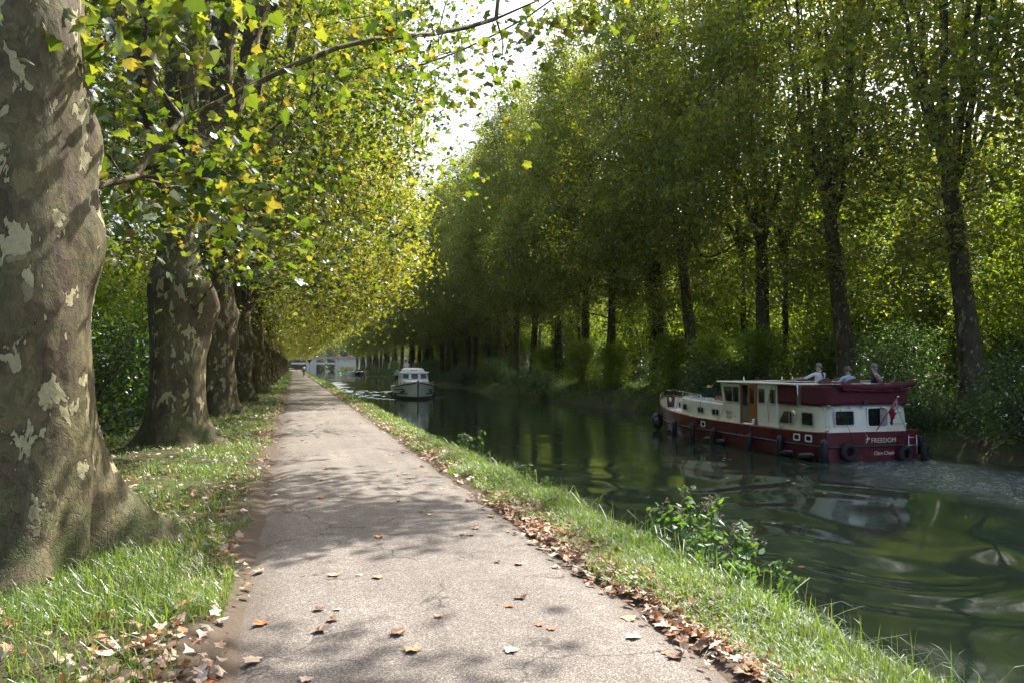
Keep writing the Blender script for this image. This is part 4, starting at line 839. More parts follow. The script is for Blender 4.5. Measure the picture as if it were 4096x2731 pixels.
# forward cabin
def loft(mb,rings,smooth=True,capb=False):
    n=len(rings[0]); V=[p for r in rings for p in r]; F=[]
    for i in range(len(rings)-1):
        for k in range(n): F.append((i*n+k,i*n+(k+1)%n,(i+1)*n+(k+1)%n,(i+1)*n+k))
    mb.add(V,F,smooth); mb.add(rings[-1],[tuple(range(n))]); return mb
def plan_fwd(ins,z):
    P=[(-1.62+ins,4.95,z),(-1.62+ins,7,z),(-1.58+ins,8.6,z),(-1.46+ins,9.4,z),(-1.2+ins,10.0-ins*.5,z),(-.75,10.35-ins,z),(0,10.5-ins,z)]
    return P+[(-x,y,z) for x,y,z in P[-2::-1]]
def ztop(y): return 1.47+.03*(y-5)
mb=MB(); rg_=[]
for ins,h in ((0,0),(.02,.8),(.03,.93),(.10,1.0)):
    rg_.append([(x,y,.86+(ztop(y)-.86)*h) for x,y,z in plan_fwd(ins,0)])
loft(mb,rg_,False); mb.build('forward_cabin',CREAM,boat)
mb=MB(); rg_=[[(x*.985,y,ztop(y)+.006) for x,y,z in plan_fwd(.16,0)],[(x*.985,y,ztop(y)+.012) for x,y,z in plan_fwd(.16,0)]]; loft(mb,rg_,False); mb.build('coachroof_deck',DECK,boat)
mb=MB(); pr_=[(x,y,ztop(y)+.07) for x,y,z in plan_fwd(.10,0)]; mb.tube(pr_,.013,6)
for p in pr_[::1]: mb.tube([(p[0],p[1],p[2]-.08),p],.010,5)
mb.build('handrail',STEEL,boat)
# wheelhouse as separate panels round the doorway
WHX=1.62
mb=MB()
for s in(-1,1):
    if s<0:
        mb.box((s*(WHX-.02),3.14,1.58),(.04,1.14,1.42)); mb.box((s*(WHX-.02),5.26,1.55),(.04,1.04,1.40)); mb.box((s*(WHX-.02),4.225,2.265),(.04,1.03,.05))
        mb.prism([(5.78,.86),(5.95,1.6),(6.12,2.29),(5.78,2.29)],lambda a,b,d,s=s:(s*WHX+d,a,b),0,.04)
    else:
        mb.box((s*(WHX-.02),4.18,1.58),(.04,3.2,1.42)); mb.prism([(5.78,.86),(5.95,1.6),(6.12,2.29),(5.78,2.29)],lambda a,b,d,s=s:(s*WHX+d,a,b),-.04,0)
mb.box((0,2.6,1.55),(3.2,.04,1.42))
mb.prism([(5.93,1.45),(6.10,2.29),(6.14,2.29),(5.97,1.45)],lambda a,b,d:(d,a,b),-1.58,1.58)
mb.build('wheelhouse',CREAM,boat)
mb=MB(); mb.box((0,3.9,2.32),(3.46,4.75,.07),0,.03); mb.build('wheelhouse_roof',CREAM,boat)
mb=MB(); mb.box((0,4.2,.90),(3.1,3.0,.04)); mb.box((.9,4.3,1.3),(.5,1.4,.8),0,.03); mb.box((-.55,3.2,1.2),(.9,.6,.6),0,.03); mb.lathe([(.22,-.02),(.24,0),(.22,.02)],16,(.1,5.3,1.65),'y'); mb.build('saloon_interior',DARKIN,boat)
SIDE=lambda x0: (lambda a,b,d:(x0-d,a,b))
def window(y0,y1,z0,z1,x0,poly=None,fr=.035,bars=(),r=.05,parent=boat,mat=FRAME,mp=None,name='window'):
    mp=mp or SIDE(x0); o=poly or rrect((y0+y1)/2,(z0+z1)/2,y1-y0,z1-z0,r); c=(sum(p[0] for p in o)/len(o),sum(p[1] for p in o)/len(o))
    w=max(abs(p[0]-c[0]) for p in o); h=max(abs(p[1]-c[1]) for p in o); inn=[(c[0]+(p[0]-c[0])*(1-fr/w),c[1]+(p[1]-c[1])*(1-fr/h)) for p in o]
    mb=MB(); mb.ring(o,inn,mp,.002,.022)
    for b in bars: mb.prism([(b-.013,z0+fr),(b+.013,z0+fr),(b+.013,z1-fr),(b-.013,z1-fr)],mp,.006,.02)
    f=mb.build(name,mat,parent); mb=MB(); mb.prism(inn,mp,.001,.008); mb.build('pane',GLASS,f); return f
xf=-1.605
for (a,b,z0,z1,bb) in ((9.42,9.68,1.17,1.40,()),(8.72,9.16,1.09,1.36,()),(7.34,7.84,1.05,1.30,(7.59,)),(6.2,6.74,1.02,1.28,(6.45,))):
    xo={9.42:-1.49,8.72:-1.575}.get(a,xf-.01); yaw={9.42:.16,8.72:.07}.get(a,0)
    mp=(lambda a_,b_,d,xo=xo,yaw=yaw,yc=(a+b)/2:(xo-.01-d+(a_-yc)*yaw,a_,b_)); window(a,b,z0,z1,0,bars=bb,mp=mp)
for z0,z1 in ((1.16,1.27),(.99,1.09)): mb=MB(); mb.prism(rrect(5.53,(z0+z1)/2,.42,z1-z0,.05),SIDE(xf-.015),0,.012); mb.build('vent_grille',FRAME,boat)
for z in (1.10,.96): mb=MB(); mb.lathe([(0,0),(.035,0),(.04,-.01),(.02,-.02),(0,-.02)],10,(xf-.012,5.13,z),'x'); mb.build('deck_fitting',CHROME,boat)
window(4.82,5.98,1.58,2.18,-WHX,poly=[(4.85,1.58),(5.72,1.58),(5.76,1.6),(5.93,2.15),(5.9,2.18),(4.85,2.18),(4.82,2.15),(4.82,1.61)],bars=(5.28,))
window(3.22,3.64,1.61,2.15,-WHX); window(2.62,2.98,1.62,2.14,-WHX)
for xw in (-1.05,0,1.05): # windscreen
    mp=lambda a,b,d: (a,5.955+(b-1.45)*.2+d,b); window(xw-.48,xw+.48,1.6,2.2,0,mp=mp)
# sliding timber door and door post
mb=MB(); mp=SIDE(-WHX); o=[(3.73,.93),(4.23,.93),(4.23,2.25),(3.73,2.25)]; i_=[(3.84,1.60),(4.12,1.60),(4.12,2.15),(3.84,2.15)]; mb.ring(o,i_,mp,.0,.045)
mb.prism([(3.84,1.0),(4.12,1.0),(4.12,1.5),(3.84,1.5)],mp,.045,.055); mb.prism([(3.84,.93),(4.12,.93),(4.12,1.6),(3.84,1.6)],mp,.002,.04); d_=mb.build('door',WOOD,boat)
mb=MB(); mb.prism(i_,mp,.01,.02); mb.build('pane',GLASS,d_); mb=MB(); mb.tube([(-WHX-.05,4.18,1.62),(-WHX-.09,4.18,1.62),(-WHX-.09,4.18,1.74),(-WHX-.05,4.18,1.74)],.010,6); mb.build('handle',CHROME,d_)
mb=MB(); mb.box((-WHX+.0,4.72,1.58),(.07,.05,1.36)); mb.box((-WHX,4.26,.905),(.12,1.0,.05)); mb.build('door_frame',WOOD,boat)
mb=MB(); mb.box((-1.83,3.95,.90),(.12,.5,.05),0,.02); mb.build('boarding_step',WHITE,boat)
# aft cabin
def plan_aft(ins,w=1.56,y0=.1,y1=2.75):
    P=[]; r_c=.45
    for k in range(6): a=R(180+90*k/5); P.append((-w+r_c+ins+ (r_c)*math.cos(a),y0+ins+r_c+r_c*math.sin(a)))
    P=[(-w+ins,y1)]+P; return P+[(-x,y) for x,y in P[::-1]]
def zaft(y): return 1.70-.03*min(1,y/2.6)*1.2
mb=MB(); rg_=[]
for ins,h in ((0,0),(.03,.85),(.05,.95),(.10,1.0)): rg_.append([(x,y+ (0.05*h),.86+(zaft(y)-.86)*h) for x,y in plan_aft(ins)])
loft(mb,rg_,True); mb.build('aft_cabin',CREAM,boat)
window(1.80,2.5,1.01,1.46,-1.572,poly=[(1.83,1.01),(2.5,1.01),(2.54,1.04),(2.27,1.43),(2.22,1.46),(1.83,1.46),(1.80,1.43),(1.80,1.04)],bars=(1.97,)); window(.74,1.35,1.03,1.47,-1.567)
REAR=lambda y0:(lambda a,b,d:(a,y0-d+(b-1)*.045,b))
window(-1.31,-.59,1.08,1.56,0,mp=REAR(.115)); 
w_=window(-.13,.61,1.03,1.64,0,mp=REAR(.115),name='rear_door',mat=WHITE,r=.08); 
mb=MB(); mb.box((.44,.075,1.33),(.27,.012,.50)); mb.build('curtain',paint('lilac_curtain',(.32,.26,.27),.9,.3,12),w_)
for z in(1.12,1.46): mb=MB(); mb.tube([(.80,.09,z),(1.10,.09,z)],.010,6); mb.tube([(.80,.12,z),(.80,.08,z)],.018,6); mb.tube([(1.10,.12,z),(1.10,.08,z)],.018,6); mb.build('grab_rail',STEEL,boat)
mb=MB(); mb.box((.80,.085,1.36),(.09,.06,.19),0,.02); mb.build('lock_box',NAVY,boat)
for x in (-1.4,-.75,-.3,.38,1.05): mb=MB(); mb.box((x,.11,1.64),(.07,.06,.07),0,.01); mb.build('deck_lamp',FRAME,boat)
mb=MB(); mb.box((-.25,.05,1.78),(.17,.10,.14),0,.02); mb.build('stern_light',NAVY,boat)
for y in (2.9,1.0,.2): mb=MB(); mb.box((-1.59,y,1.60),(.05,.06,.08),0,.01); mb.build('deck_lamp',FRAME,boat)
mb=MB(); mb.blob((-1.66,1.62,1.38),(.05,.10,.11)); mb.build('horn',CHROME,boat)
# hull windows and transom writing
for (a,b) in ((6.78,7.1),(1.05,1.38),(.52,.85)):
    xo=-(interp(ST,(a+b)/2,2)+(interp(ST,(a+b)/2,1)-interp(ST,(a+b)/2,2))*(.68/.86)**.8)-.022; window(a,b,.57,.79,xo,mat=WHITE,fr=.04,r=.05,name='porthole')
def put_text(s,x,z,size,shear=0,off=0.004,space=1,name='lettering',mat=LETTER,y=-.004):
    me=text_mesh(s,size,shear,off,space); o=link(name,me,boat,mat); o.location=(x,y,z); o.rotation_euler=(R(90),0,0); return o
put_text('FREEDOM',-.10,.565,.205,0,.0,1.02); put_text('Oare Creek',-.02,.19,.165,.3,.0,.92)
mb=MB(); bp_=[(-.17,.86),(-.10,.80),(-.065,.72),(-.02,.715),(.02,.69),(-.03,.672),(-.065,.675),(-.08,.62),(-.125,.565),(-.165,.555),(-.115,.61),(-.10,.66),(-.125,.66),(-.145,.635),(-.155,.665),(-.125,.69),(-.10,.71),(-.105,.78)]
mb.prism(bp_,lambda a,b,d:(a-.14,-.002-d,b),0,.004); mb.build('bird_emblem',LETTER,boat)
# canvas dodger, its stainless frame and the bulky rolled awning
def cloth_strip(P0,P1,n,sag,seed,mat,name,thick=.02,waves=3):
    r=np.random.default_rng(seed); P0=[Vector(p) for p in P0]; P1=[Vector(p) for p in P1]; m_=len(P0); V=[];F=[]
    for i in range(m_):
        for k in range(n+1):
            p=P0[i].lerp(P1[i],k/n); nx_=.5*math.sin(PI*k/n); V.append(p+Vector((sag*math.sin(i*1.7+k*.9)*nx_,sag*math.cos(i*2.1+k)*nx_,0)))
    for i in range(m_-1):
        for k in range(n): a=i*(n+1)+k; F.append((a,a+1,a+n+2,a+n+1))
    mb=MB(); mb.add(V,F,True); o=mb.build(name,mat,boat); s_=o.modifiers.new('t','SOLIDIFY'); s_.thickness=thick; return o
yy=np.linspace(2.62,1.50,8); cloth_strip([(-1.60,y,1.665) for y in yy],[(-1.60,y,2.27+.03*math.sin(y)) for y in yy],5,.02,1,CANV,'canvas_panel')
P0=[(-1.58,y,1.67) for y in np.linspace(1.36,.45,8)]+[(-1.56+.36*(1-math.cos(a)),.42-.34*math.sin(a),1.70) for a in np.linspace(.2,PI/2,5)]+[(x,.07,1.72) for x in np.linspace(-1.05,1.05,14)]+[(1.50-.36*(1-math.cos(a)),.42-.34*math.sin(a),1.70) for a in np.linspace(PI/2,.2,5)]+[(1.50,y,1.67) for y in np.linspace(.45,2.6,10)]
P1=[(p[0]*1.0,p[1]-.02,2.30) for p in P0]; cloth_strip(P0,P1,6,.03,2,CANV,'canvas_panel')
mb=MB(); roll=[(-1.50,.55,2.30),(-1.30,.10,2.33)]+[(x,-.02-.06*math.sin(x*3),2.31-.05*math.cos((x)*1.5)) for x in np.linspace(-1.1,1.2,14)]+[(1.5,.05,2.36),(1.78,.3,2.30)]
mb.tube(roll,[.06,.09]+[.10+.025*math.sin(k*1.9) for k in range(14)]+[.10,.06],10)
roll2=[(x,-.03-.03*math.sin(x*4),2.20-.045*math.sin((x+1.1)/2.4*PI)) for x in np.linspace(-1.15,1.3,14)]; mb.tube(roll2,[.05+.02*math.sin(k*2.3) for k in range(14)],8)
mb.build('rolled_awning',CANV,boat)
mb=MB()
def hoop(y0,y1,x=-1.63,z0=1.66,z1=2.31): mb.tube([(x,y0,z0),(x,y0,z1-.08),(x,y0+(.06 if y1>y0 else -.06),z1),(x,y1-(.06 if y1>y0 else -.06),z1),(x,y1,z1-.08),(x,y1,z0)],.014,6)
hoop(2.62,1.46); mb.tube([(-1.63,1.32,1.66),(-1.63,1.32,2.24),(-1.63,1.22,2.31),(-1.62,.3,2.34),(-1.3,-.05,2.36),(1.4,-.05,2.36),(1.55,.3,2.34),(1.6,2.6,2.34)],.014,6)
mb.tube([(-1.66,1.40,1.66),(-1.66,1.40,2.30)],.022,6); mb.tube([(-1.68,2.95,1.02),(-1.72,2.95,1.66),(-1.64,2.80,2.25),(-1.63,2.62,2.31)],.014,6)
for (a,b) in (((-1.55,2.0,2.4),(1.5,2.0,2.4)),((-1.5,3.4,2.38),(-1.5,1.7,2.42)),((1.5,3.4,2.38),(1.5,1.7,2.42)),((-1.0,3.3,2.40),(1.0,3.3,2.40))): mb.tube([a,b],.014,6)
mb.build('stainless_frame',STEEL,boat)
mb=MB(); mb.box((0,2.55,2.41),(2.4,.9,.05),0,.02); mb.build('folded_bimini',CANV,boat)
mb=MB(); mb.box((0,1.35,1.70),(3.0,2.4,.03)); mb.build('aft_deck',DECK,boat)
for (x,y) in ((-1.2,5.2),(.2,4.9),(1.0,5.4)): mb=MB(); mb.lathe([(.05,0),(.06,.03),(.03,.07),(.02,.16),(0,.17)],10,(x,y,2.355)); mb.build('roof_light',CHROME,boat)
mb=MB(); mb.box((-.5,3.6,2.38),(1.0,1.3,.04),0,.015); mb.build('roof_hatch',WHITE,boat)
# bow rail, bitts, ladder, ropes on topsides
mb=MB()
for s in(-1,1):
    P=[(s*interp(ST,y,1)*.97,y,interp(ST,y,3)+.28) for y in (12.2,12.7,13.1,13.3)]; mb.tube([(P[0][0],P[0][1],P[0][2]-.28)]+P,.014,6); mb.tube([(P[2][0],P[2][1],P[2][2]-.28),P[2]],.014,6)
mb.tube([(-.2,13.3,1.77),(.2,13.3,1.77)],.014,6); mb.build('pulpit_rail',STEEL,boat)
for (x,y,z) in ((-1.42,.28,.9),(1.62,.5,.9),(-.75,11.9,1.3),(.75,11.9,1.3),(-1.74,3.75,.88)):
    mb=MB(); mb.lathe([(.05,0),(.05,.16),(.065,.17),(.06,.20),(0,.20)],10,(x,y,z)); mb.tube([(x-.09,y,z+.1),(x+.09,y,z+.1)],.014,6); mb.build('mooring_bitt',CHROME,boat)
mb=MB(); 
for x in (1.22,1.52): mb.tube([(x,.02,.78),(x,-.07,.76),(x,-.07,-.05)],.014,6)
for z in (.70,.46,.20,.0): mb.tube([(1.22,-.07,z),(1.52,-.07,z)],.014,6)
mb.build('boarding_ladder',STEEL,boat)
mb=MB(); mb.tube([(.05,0.05,1.67),(1.0,.02,.87)],.006,4) if False else None
for (y,z) in ((9.6,1.6),(7.62,1.53),(5.95,1.49),(2.0,1.66)): mb.tube([(-1.62 if y<8.5 else -1.52,y,z),(-1.66,y-.01,1.1),(-1.9 if y<9 else -1.78,y-.06,.88 if y<9 else 1.0),(-1.93 if y<9 else -1.8,y-.08,.72)],.007,4)
mb.tube([(-1.15,.1,1.65),(-.85,-.01,.9),(-.8,-.03,.5)],.007,4); mb.tube([(.9,.1,1.7),(1.2,-.01,.9),(1.3,-.03,.5)],.007,4); mb.build('fender_lines',ROPE,boat)
# ---- things hanging from or standing on the cruiser
def fender(y,z0,z1,label,x=None,tilt=0,horiz=False,r=.105,group='black fenders hung along the cruiser side',rz=0):
    o=empty('fender',(0,0,0)); hb=interp(ST,max(0,y),1); x=-(hb+r*.9) if x is None else x
    h=z1-z0; mb=MB(); mb.lathe([(0,0),(r*.35,.01),(r*.8,.05),(r,.12),(r,h-.14),(r*.85,h-.07),(r*.35,h-.03),(r*.22,h),(0,h)],14); b=mb.build('fender_body',FEND,o)
    mb=MB(); mb.tube([(0,0,h-.01),(0,.02,h+.10),(.03,.03,h+.26)],.008,5); mb.build('lanyard',ROPE,o)
    o.location=(BX+x,BY+y,BZ+z0); o.rotation_euler=(tilt,PI/2*0,rz)
    if horiz: o.rotation_euler=(R(-90)+tilt,0,rz); o.location=(BX+x,BY+y,BZ+z0)
    tag(o,label,'fender',group); return o
fl=['bow','second from the bow','third from the bow, leaning','amidships under the doorway','just forward of the paired hull windows','largest, at the stern corner']
for (yt,yb,zt,zb),w in zip([(9.30,9.42,.70,-.02),(7.66,7.72,.70,-.03),(5.98,6.2,.66,-.05),(3.62,3.72,.62,-.06),(1.92,2.02,.70,-.04),(-.02,.06,.74,-.02)],fl):
    fender(yb-.03,zb,zt,'upright black fender on the cruiser side, '+w,tilt=-(yt-yb)*0+math.atan2(-(yt-yb),zt-zb)*-1*-1 if False else math.atan2((yb-yt),(zt-zb)),r=.125 if yt<0 else .105)
HG='black fenders slung level just above the water'
for (y,l,rz,w) in ((6.9,.55,0,'near the second upright one'),(5.9,.62,0,'behind the leaning one'),(2.0,.7,0,'aft of the hull centre'),(1.1,.75,0,'ahead of the stern corner'),(10.9,.5,.35,'close to the bow'),(10.2,.5,.3,'just aft of the bow one')):
    x=-(interp(ST,y,2)+.12); o=fender(y,.10,.10+l,'black fender slung level above the waterline, '+w,x=x,horiz=True,r=.09,group=HG,rz=rz); o.rotation_euler=(R(90)-.12,0,rz+0)
for (y,x,r,w,z) in ((12.6,-1.04,.27,'large round black buoy fender hanging at the cruiser bow',.28),(12.05,-1.30,.18,'smaller round black buoy fender beside the large bow one',.22)):
    o=empty('bow_fender',(BX+x,BY+y,BZ+z)); tag(o,w,'fender'); mb=MB(); mb.blob((0,0,.12),(r,r,r*1.45),14,10); mb.build('fender_body',FEND,o); mb=MB(); mb.tube([(0,0,.12+r*1.4),(.1,.05,.9)],.01,5); mb.build('lanyard',ROPE,o)
for (x,z,yw,r,w,rz) in ((-1.0,.32,-.13,.20,'tyre fender on the transom below the rear window',0),(1.04,.19,-.13,.20,'tyre fender on the transom just left of the ladder',.1),(1.90,.20,.02,.23,'big tyre fender on the far stern corner right of the ladder',.7),(2.08,.42,.5,.23,'tyre fender mostly hidden behind the big corner tyre',1.3)):
    mb=MB(); mb.torus((0,0,0),r,.088,'y',28,10,1.05)
    o=mb.build('tyre',TYRE); o.location=(BX+x,BY+yw,BZ+z); o.rotation_euler=(0,0,rz); tag(o,w,'tyre','tyres hung as fenders on the transom')
    mb=MB(); mb.tube([(0,0,r+.02),(0,.03,r+.35)],.009,5); mb.build('lanyard',ROPE,o)
# ensign on its raked staff
fl_=empty('ensign',(BX+.06,BY-.05,BZ+.94)); tag(fl_,'red ensign drooping from a raked wooden staff on the cruiser transom','flag')
mb=MB(); mb.tube([(0,0,0),(.40,-.45,1.02)],.017,8); mb.build('staff',WOOD,fl_); mb=MB(); mb.blob((.405,-.455,1.04),(.035,.035,.025)); mb.build('finial',WHITE,fl_)
m,t=newmat('ensign_cloth'); uv=N(t,'UVMap'); sx=N(t,'SeparateXYZ'); L(t,uv.outputs[0],sx.inputs[0]); u,v_=sx.outputs[0],sx.outputs[1]
cu=math_(t,'LESS_THAN',u,.5); cv=math_(t,'GREATER_THAN',v_,.5); canton=math_(t,'MULTIPLY',cu,cv)
a_=math_(t,'MULTIPLY',math_(t,'SUBTRACT',u,.25),4.); b_=math_(t,'MULTIPLY',math_(t,'SUBTRACT',v_,.75),4.)
aa=math_(t,'ABSOLUTE',a_); ab=math_(t,'ABSOLUTE',b_); dg_=math_(t,'ABSOLUTE',math_(t,'SUBTRACT',aa,ab)); mn=math_(t,'MINIMUM',aa,ab)
wh=math_(t,'MAXIMUM',math_(t,'LESS_THAN',dg_,.2),math_(t,'LESS_THAN',mn,.3)); rd=math_(t,'MAXIMUM',math_(t,'LESS_THAN',mn,.17),math_(t,'LESS_THAN',dg_,.07))
cc=mix(t,wh,(.01,.015,.10),(.7,.7,.7)); cc=mix(t,rd,cc,(.5,.02,.04)); cc=mix(t,canton,(.30,.018,.035),cc); out(t,principled(t,cc,.8)); FLAGM=m
V=[];F=[];UV=[]; nu,nv_=14,10
for i in range(nu+1):
    for j in range(nv_+1):
        u=i/nu; v=j/nv_; b=Vector((.385,-.43,.98)).lerp(Vector((.24,-.27,.60)),1-v)
        V.append(tuple(b+Vector((.05*u*math.sin(1+v*2)-.10*u*v,.045*math.sin(u*9+v*2)-.02*u,-.46*u+.03*math.sin(u*7)))+Vector((.05*math.sin(u*8+v*5)*u,0,0))))
        UV.append((u,v))
for i in range(nu):
    for j in range(nv_): a=i*(nv_+1)+j; F.append((a,a+1,a+nv_+2,a+nv_+1))
me=D.meshes.new('cloth'); me.from_pydata(V,[],F); ul=me.uv_layers.new(name='UVMap'); 
for p in me.polygons:
    p.use_smooth=True
    for li in p.loop_indices: ul.data[li].uv=UV[me.loops[li].vertex_index]
fc=link('cloth',me,fl_,FLAGM); s_=fc.modifiers.new('t','SOLIDIFY'); s_.thickness=.004
# foredeck clutter
def crate(x,y,z,w,d,h,label,lid=False):
    o=empty('storage_box',(BX+x,BY+y,BZ+z),.1); tag(o,label,'box'); mb=MB(); mb.ring([(-w/2,-d/2),(w/2,-d/2),(w/2,d/2),(-w/2,d/2)],[(-w/2+.02,-d/2+.02),(w/2-.02,-d/2+.02),(w/2-.02,d/2-.02),(-w/2+.02,d/2-.02)],lambda a,b,e:(a,b,e),0,h); mb.box((0,0,.02),(w-.03,d-.03,.03)); mb.build('tub',GREENB,o)
    mb=MB(); mb.ring([(-w/2-.02,-d/2-.02),(w/2+.02,-d/2-.02),(w/2+.02,d/2+.02),(-w/2-.02,d/2+.02)],[(-w/2,-d/2),(w/2,-d/2),(w/2,d/2),(-w/2,d/2)],lambda a,b,e:(a,b,e),h-.05,h); mb.build('rim',GREENB,o); return o
crate(-.35,9.2,1.59,.42,.4,.42,'tall dark green tub on the cruiser foredeck'); crate(-.2,8.5,1.57,.45,.42,.28,'lower dark green tub beside the tall one on the foredeck')
mb=MB(); mb.blob((0,0,0),(.10,.10,.08)); mb.tube([(.1,0,0),(.25,.1,.1)],.02,6); o=mb.build('yellow_float',paint('yellow_plastic',(.7,.5,.05),.4)); o.location=(BX-.35,BY+9.2,BZ+2.02); tag(o,'small yellow float on top of the tall green tub','float')
mb=MB()
for k in range(4): mb.torus((0,0,.03+.035*k),.26-.02*k,.02,'z',24,6)
o=mb.build('coiled_rope',paint('orange_rope',(.42,.10,.05),.8,.2,30)); o.location=(BX-.7,BY+7.6,BZ+1.56); tag(o,'coil of orange red rope on the cruiser coachroof','rope')
o=empty('skylight',(BX-.55,BY+6.6,BZ+1.52)); tag(o,'raised skylight hatch on the cruiser coachroof','hatch'); mb=MB(); mb.prism([(-.55,0),(.55,0),(.35,.22),(-.35,.22)],lambda a,b,d:(d,a,b),-.4,.4); mb.build('hatch_frame',FRAME,o); mb=MB(); mb.prism([(-.50,.03),(-.33,.20),(-.35,.225),(-.52,.05)],lambda a,b,d:(d,a,b),-.34,.34); mb.build('pane',GLASS,o)
for (x,y,c,lab) in ((-1.05,6.95,'flower_yellow','bunch of yellow flowers on the cruiser coachroof'),(-1.05,8.9,'flower_purple','purple bundle beside the cruiser handrail')):
    if c not in M: M[c]=paint(c,(.16,.05,.30),.7)
    o=empty('flower_pot',(BX+x,BY+y,BZ+1.52)); tag(o,lab,'flowers'); r=np.random.default_rng(3); V,F=leaf_cloud(r.normal(size=(70,3))*np.array([.12,.12,.03])+np.array([0,0,.1]),.06,r,'oval',1,0); link('blooms',np_mesh('blooms',V,F),o,M[c]); mb=MB(); mb.lathe([(0,0),(.08,0),(.1,.08),(.09,.085),(0,.06)],12); mb.build('pot',GREENB,o)
mb=MB(); mb.tube([(0,0,0),(.02,0,.3),(-.01,.02,.62),(.02,.0,.86),(0,0,.95)],[.10,.16,.13,.15,.05],10); mb.tube([(0,0,-.3),(0,0,0)],.02,6); mb.tube([(.1,-.1,.0),(.13,-.15,.2),(.1,-.1,.45)],[.05,.09,.03],8); o=mb.build('folded_parasol',CANV); o.location=(BX+.25,BY+6.55,BZ+1.52); tag(o,'folded burgundy parasol standing before the wheelhouse windscreen','parasol')
o=empty('deck_locker',(BX+.5,BY+7.7,BZ+1.56)); tag(o,'low white deck locker behind the green tubs','box'); mb=MB(); mb.box((0,0,.12),(.9,.6,.24),0,.03); mb.build('locker_body',WHITE,o); mb=MB(); mb.box((0,0,.26),(.94,.64,.04),0,.015); mb.build('lid',WHITE,o)
# wicker chairs on the aft deck
def wicker(x,y,rz,label,w=.6):
    o=empty('wicker_chair',(BX+x,BY+y,BZ+1.715),rz); tag(o,label,'chair','wicker chairs on the cruiser aft deck'); hw=w/2; n=14
    mb=MB(); V=[];F=[]
    for i in range(n+1):
        a=PI*i/n; px=hw*math.cos(a); py=-.28*math.sin(a); top=.42+.36*math.sin(a)**.8
        for k in range(6): V.append((px*(1+.05*k/5),py*(1+.12*k/5),.18+(top-.18)*k/5))
    for i in range(n):
        for k in range(5): q=i*6+k; F.append((q,q+1,q+7,q+6))
    mb.add(V,F,True); b=mb.build('backrest',WICK,o); s_=b.modifiers.new('t','SOLIDIFY'); s_.thickness=.02
    mb=MB(); mb.tube([(hw*1.05*math.cos(PI*i/n),-.28*1.12*math.sin(PI*i/n),.42+.36*math.sin(PI*i/n)**.8) for i in range(n+1)],.02,6)
    for i in range(1,n): a=PI*i/n; mb.tube([(hw*math.cos(a),-.30*math.sin(a),.2),(hw*1.05*math.cos(a),-.325*math.sin(a),.42+.36*math.sin(a)**.8)],.009,4)
    mb.build('rim',WICK,o); mb=MB(); mb.box((0,.06,.40),(w*.95,.55,.06),0,.025); mb.build('seat',WICK,o)
    for (a,b_) in ((-1,-1),(1,-1),(-1,1),(1,1)): mb=MB(); mb.tube([(a*hw*.85,.06+b_*.23,0),(a*hw*.85,.06+b_*.23,.38)],.018,6); mb.build('leg',WICK,o)
    return o
wicker(-.55,1.75,0,'wicker chair behind the person in white shirt and dark scarf'); wicker(.08,1.15,-.1,'middle wicker chair, under the person in the grey hat'); wicker(1.05,.75,.9,'wicker settee under the person with the striped shawl',1.25); wicker(.55,2.2,2.6,'wicker chair at the far side of the small deck table')
o=empty('deck_table',(BX+.62,BY+1.6,BZ+1.715)); tag(o,'small round table among the wicker chairs','table'); mb=MB(); mb.lathe([(0,.66),(.32,.66),(.33,.68),(.32,.70),(0,.70)],18); mb.build('tabletop',WHITE,o); mb=MB(); mb.lathe([(.2,0),(.2,.02),(.03,.04),(.025,.66)],12); mb.build('pedestal',WHITE,o)
mb=MB(); mb.lathe([(0,0),(.03,0),(.035,.13),(.03,.13),(.028,.01)],10); o=mb.build('beer_glass',paint('amber_drink',(.45,.20,.02),.2)); o.location=(BX+.62,BY+1.55,BZ+2.415); tag(o,'glass of amber drink on the small deck table','glass')
WS=paint('white_shirt',(.68,.66,.72),.8,.06,4); DK=paint('dark_cloth',(.02,.02,.03),.85); TR=paint('beige_trousers',(.3,.25,.19),.85); LB=paint('pale_blue_shirt',(.42,.52,.62),.8)
m,t=newmat('striped_shawl'); wv=N(t,'TexWave'); wv.inputs['Scale'].default_value=7; L(t,coords(t),wv.inputs[0]); out(t,principled(t,ramp(t,wv.outputs[0],[(.4,(.38,.20,.16)),(.6,(.62,.50,.46))],'CONSTANT'),.85)); STRIPE=m
AR=[(.20,0,-.02),(.25,.12,-.24),(.20,.36,-.26)]
person('seated person in a white shirt and dark scarf, back turned, on the cruiser aft deck',(BX-.55,BY+1.85,BZ+1.64),.12,'sit',WS,TR,HAIRG,None,.96,0,[AR,[(.22,.0,-.02),(.42,.20,-.16),(.66,.42,-.20)]],scarf=DK)
person('seated person in a grey brimmed hat in the middle of the aft deck',(BX+.08,BY+1.25,BZ+1.60),-.1,'sit',LB,TR,None,None,.90,0,[[(.20,0,-.02),(.34,.05,-.2),(.40,.24,-.2)]]*2,hat=paint('grey_hat',(.10,.11,.10),.9))
person('grey haired seated person in a dark top with a striped shawl, seen in profile',(BX+.85,BY+.98,BZ+1.64),.95,'sit',DK,DK,HAIRG,None,.95,0,[AR,AR],hairlen=.02)
mb=MB(); mb.tube([(.22,-.02,1.12),(.26,-.1,.98),(.1,-.19,.86),(-.1,-.19,.86),(-.26,-.1,.98),(-.22,-.02,1.12)],[.05,.085,.10,.10,.085,.05],8); o=mb.build('shawl',STRIPE,[x for x in D.objects if x.name.startswith('person')][-1])

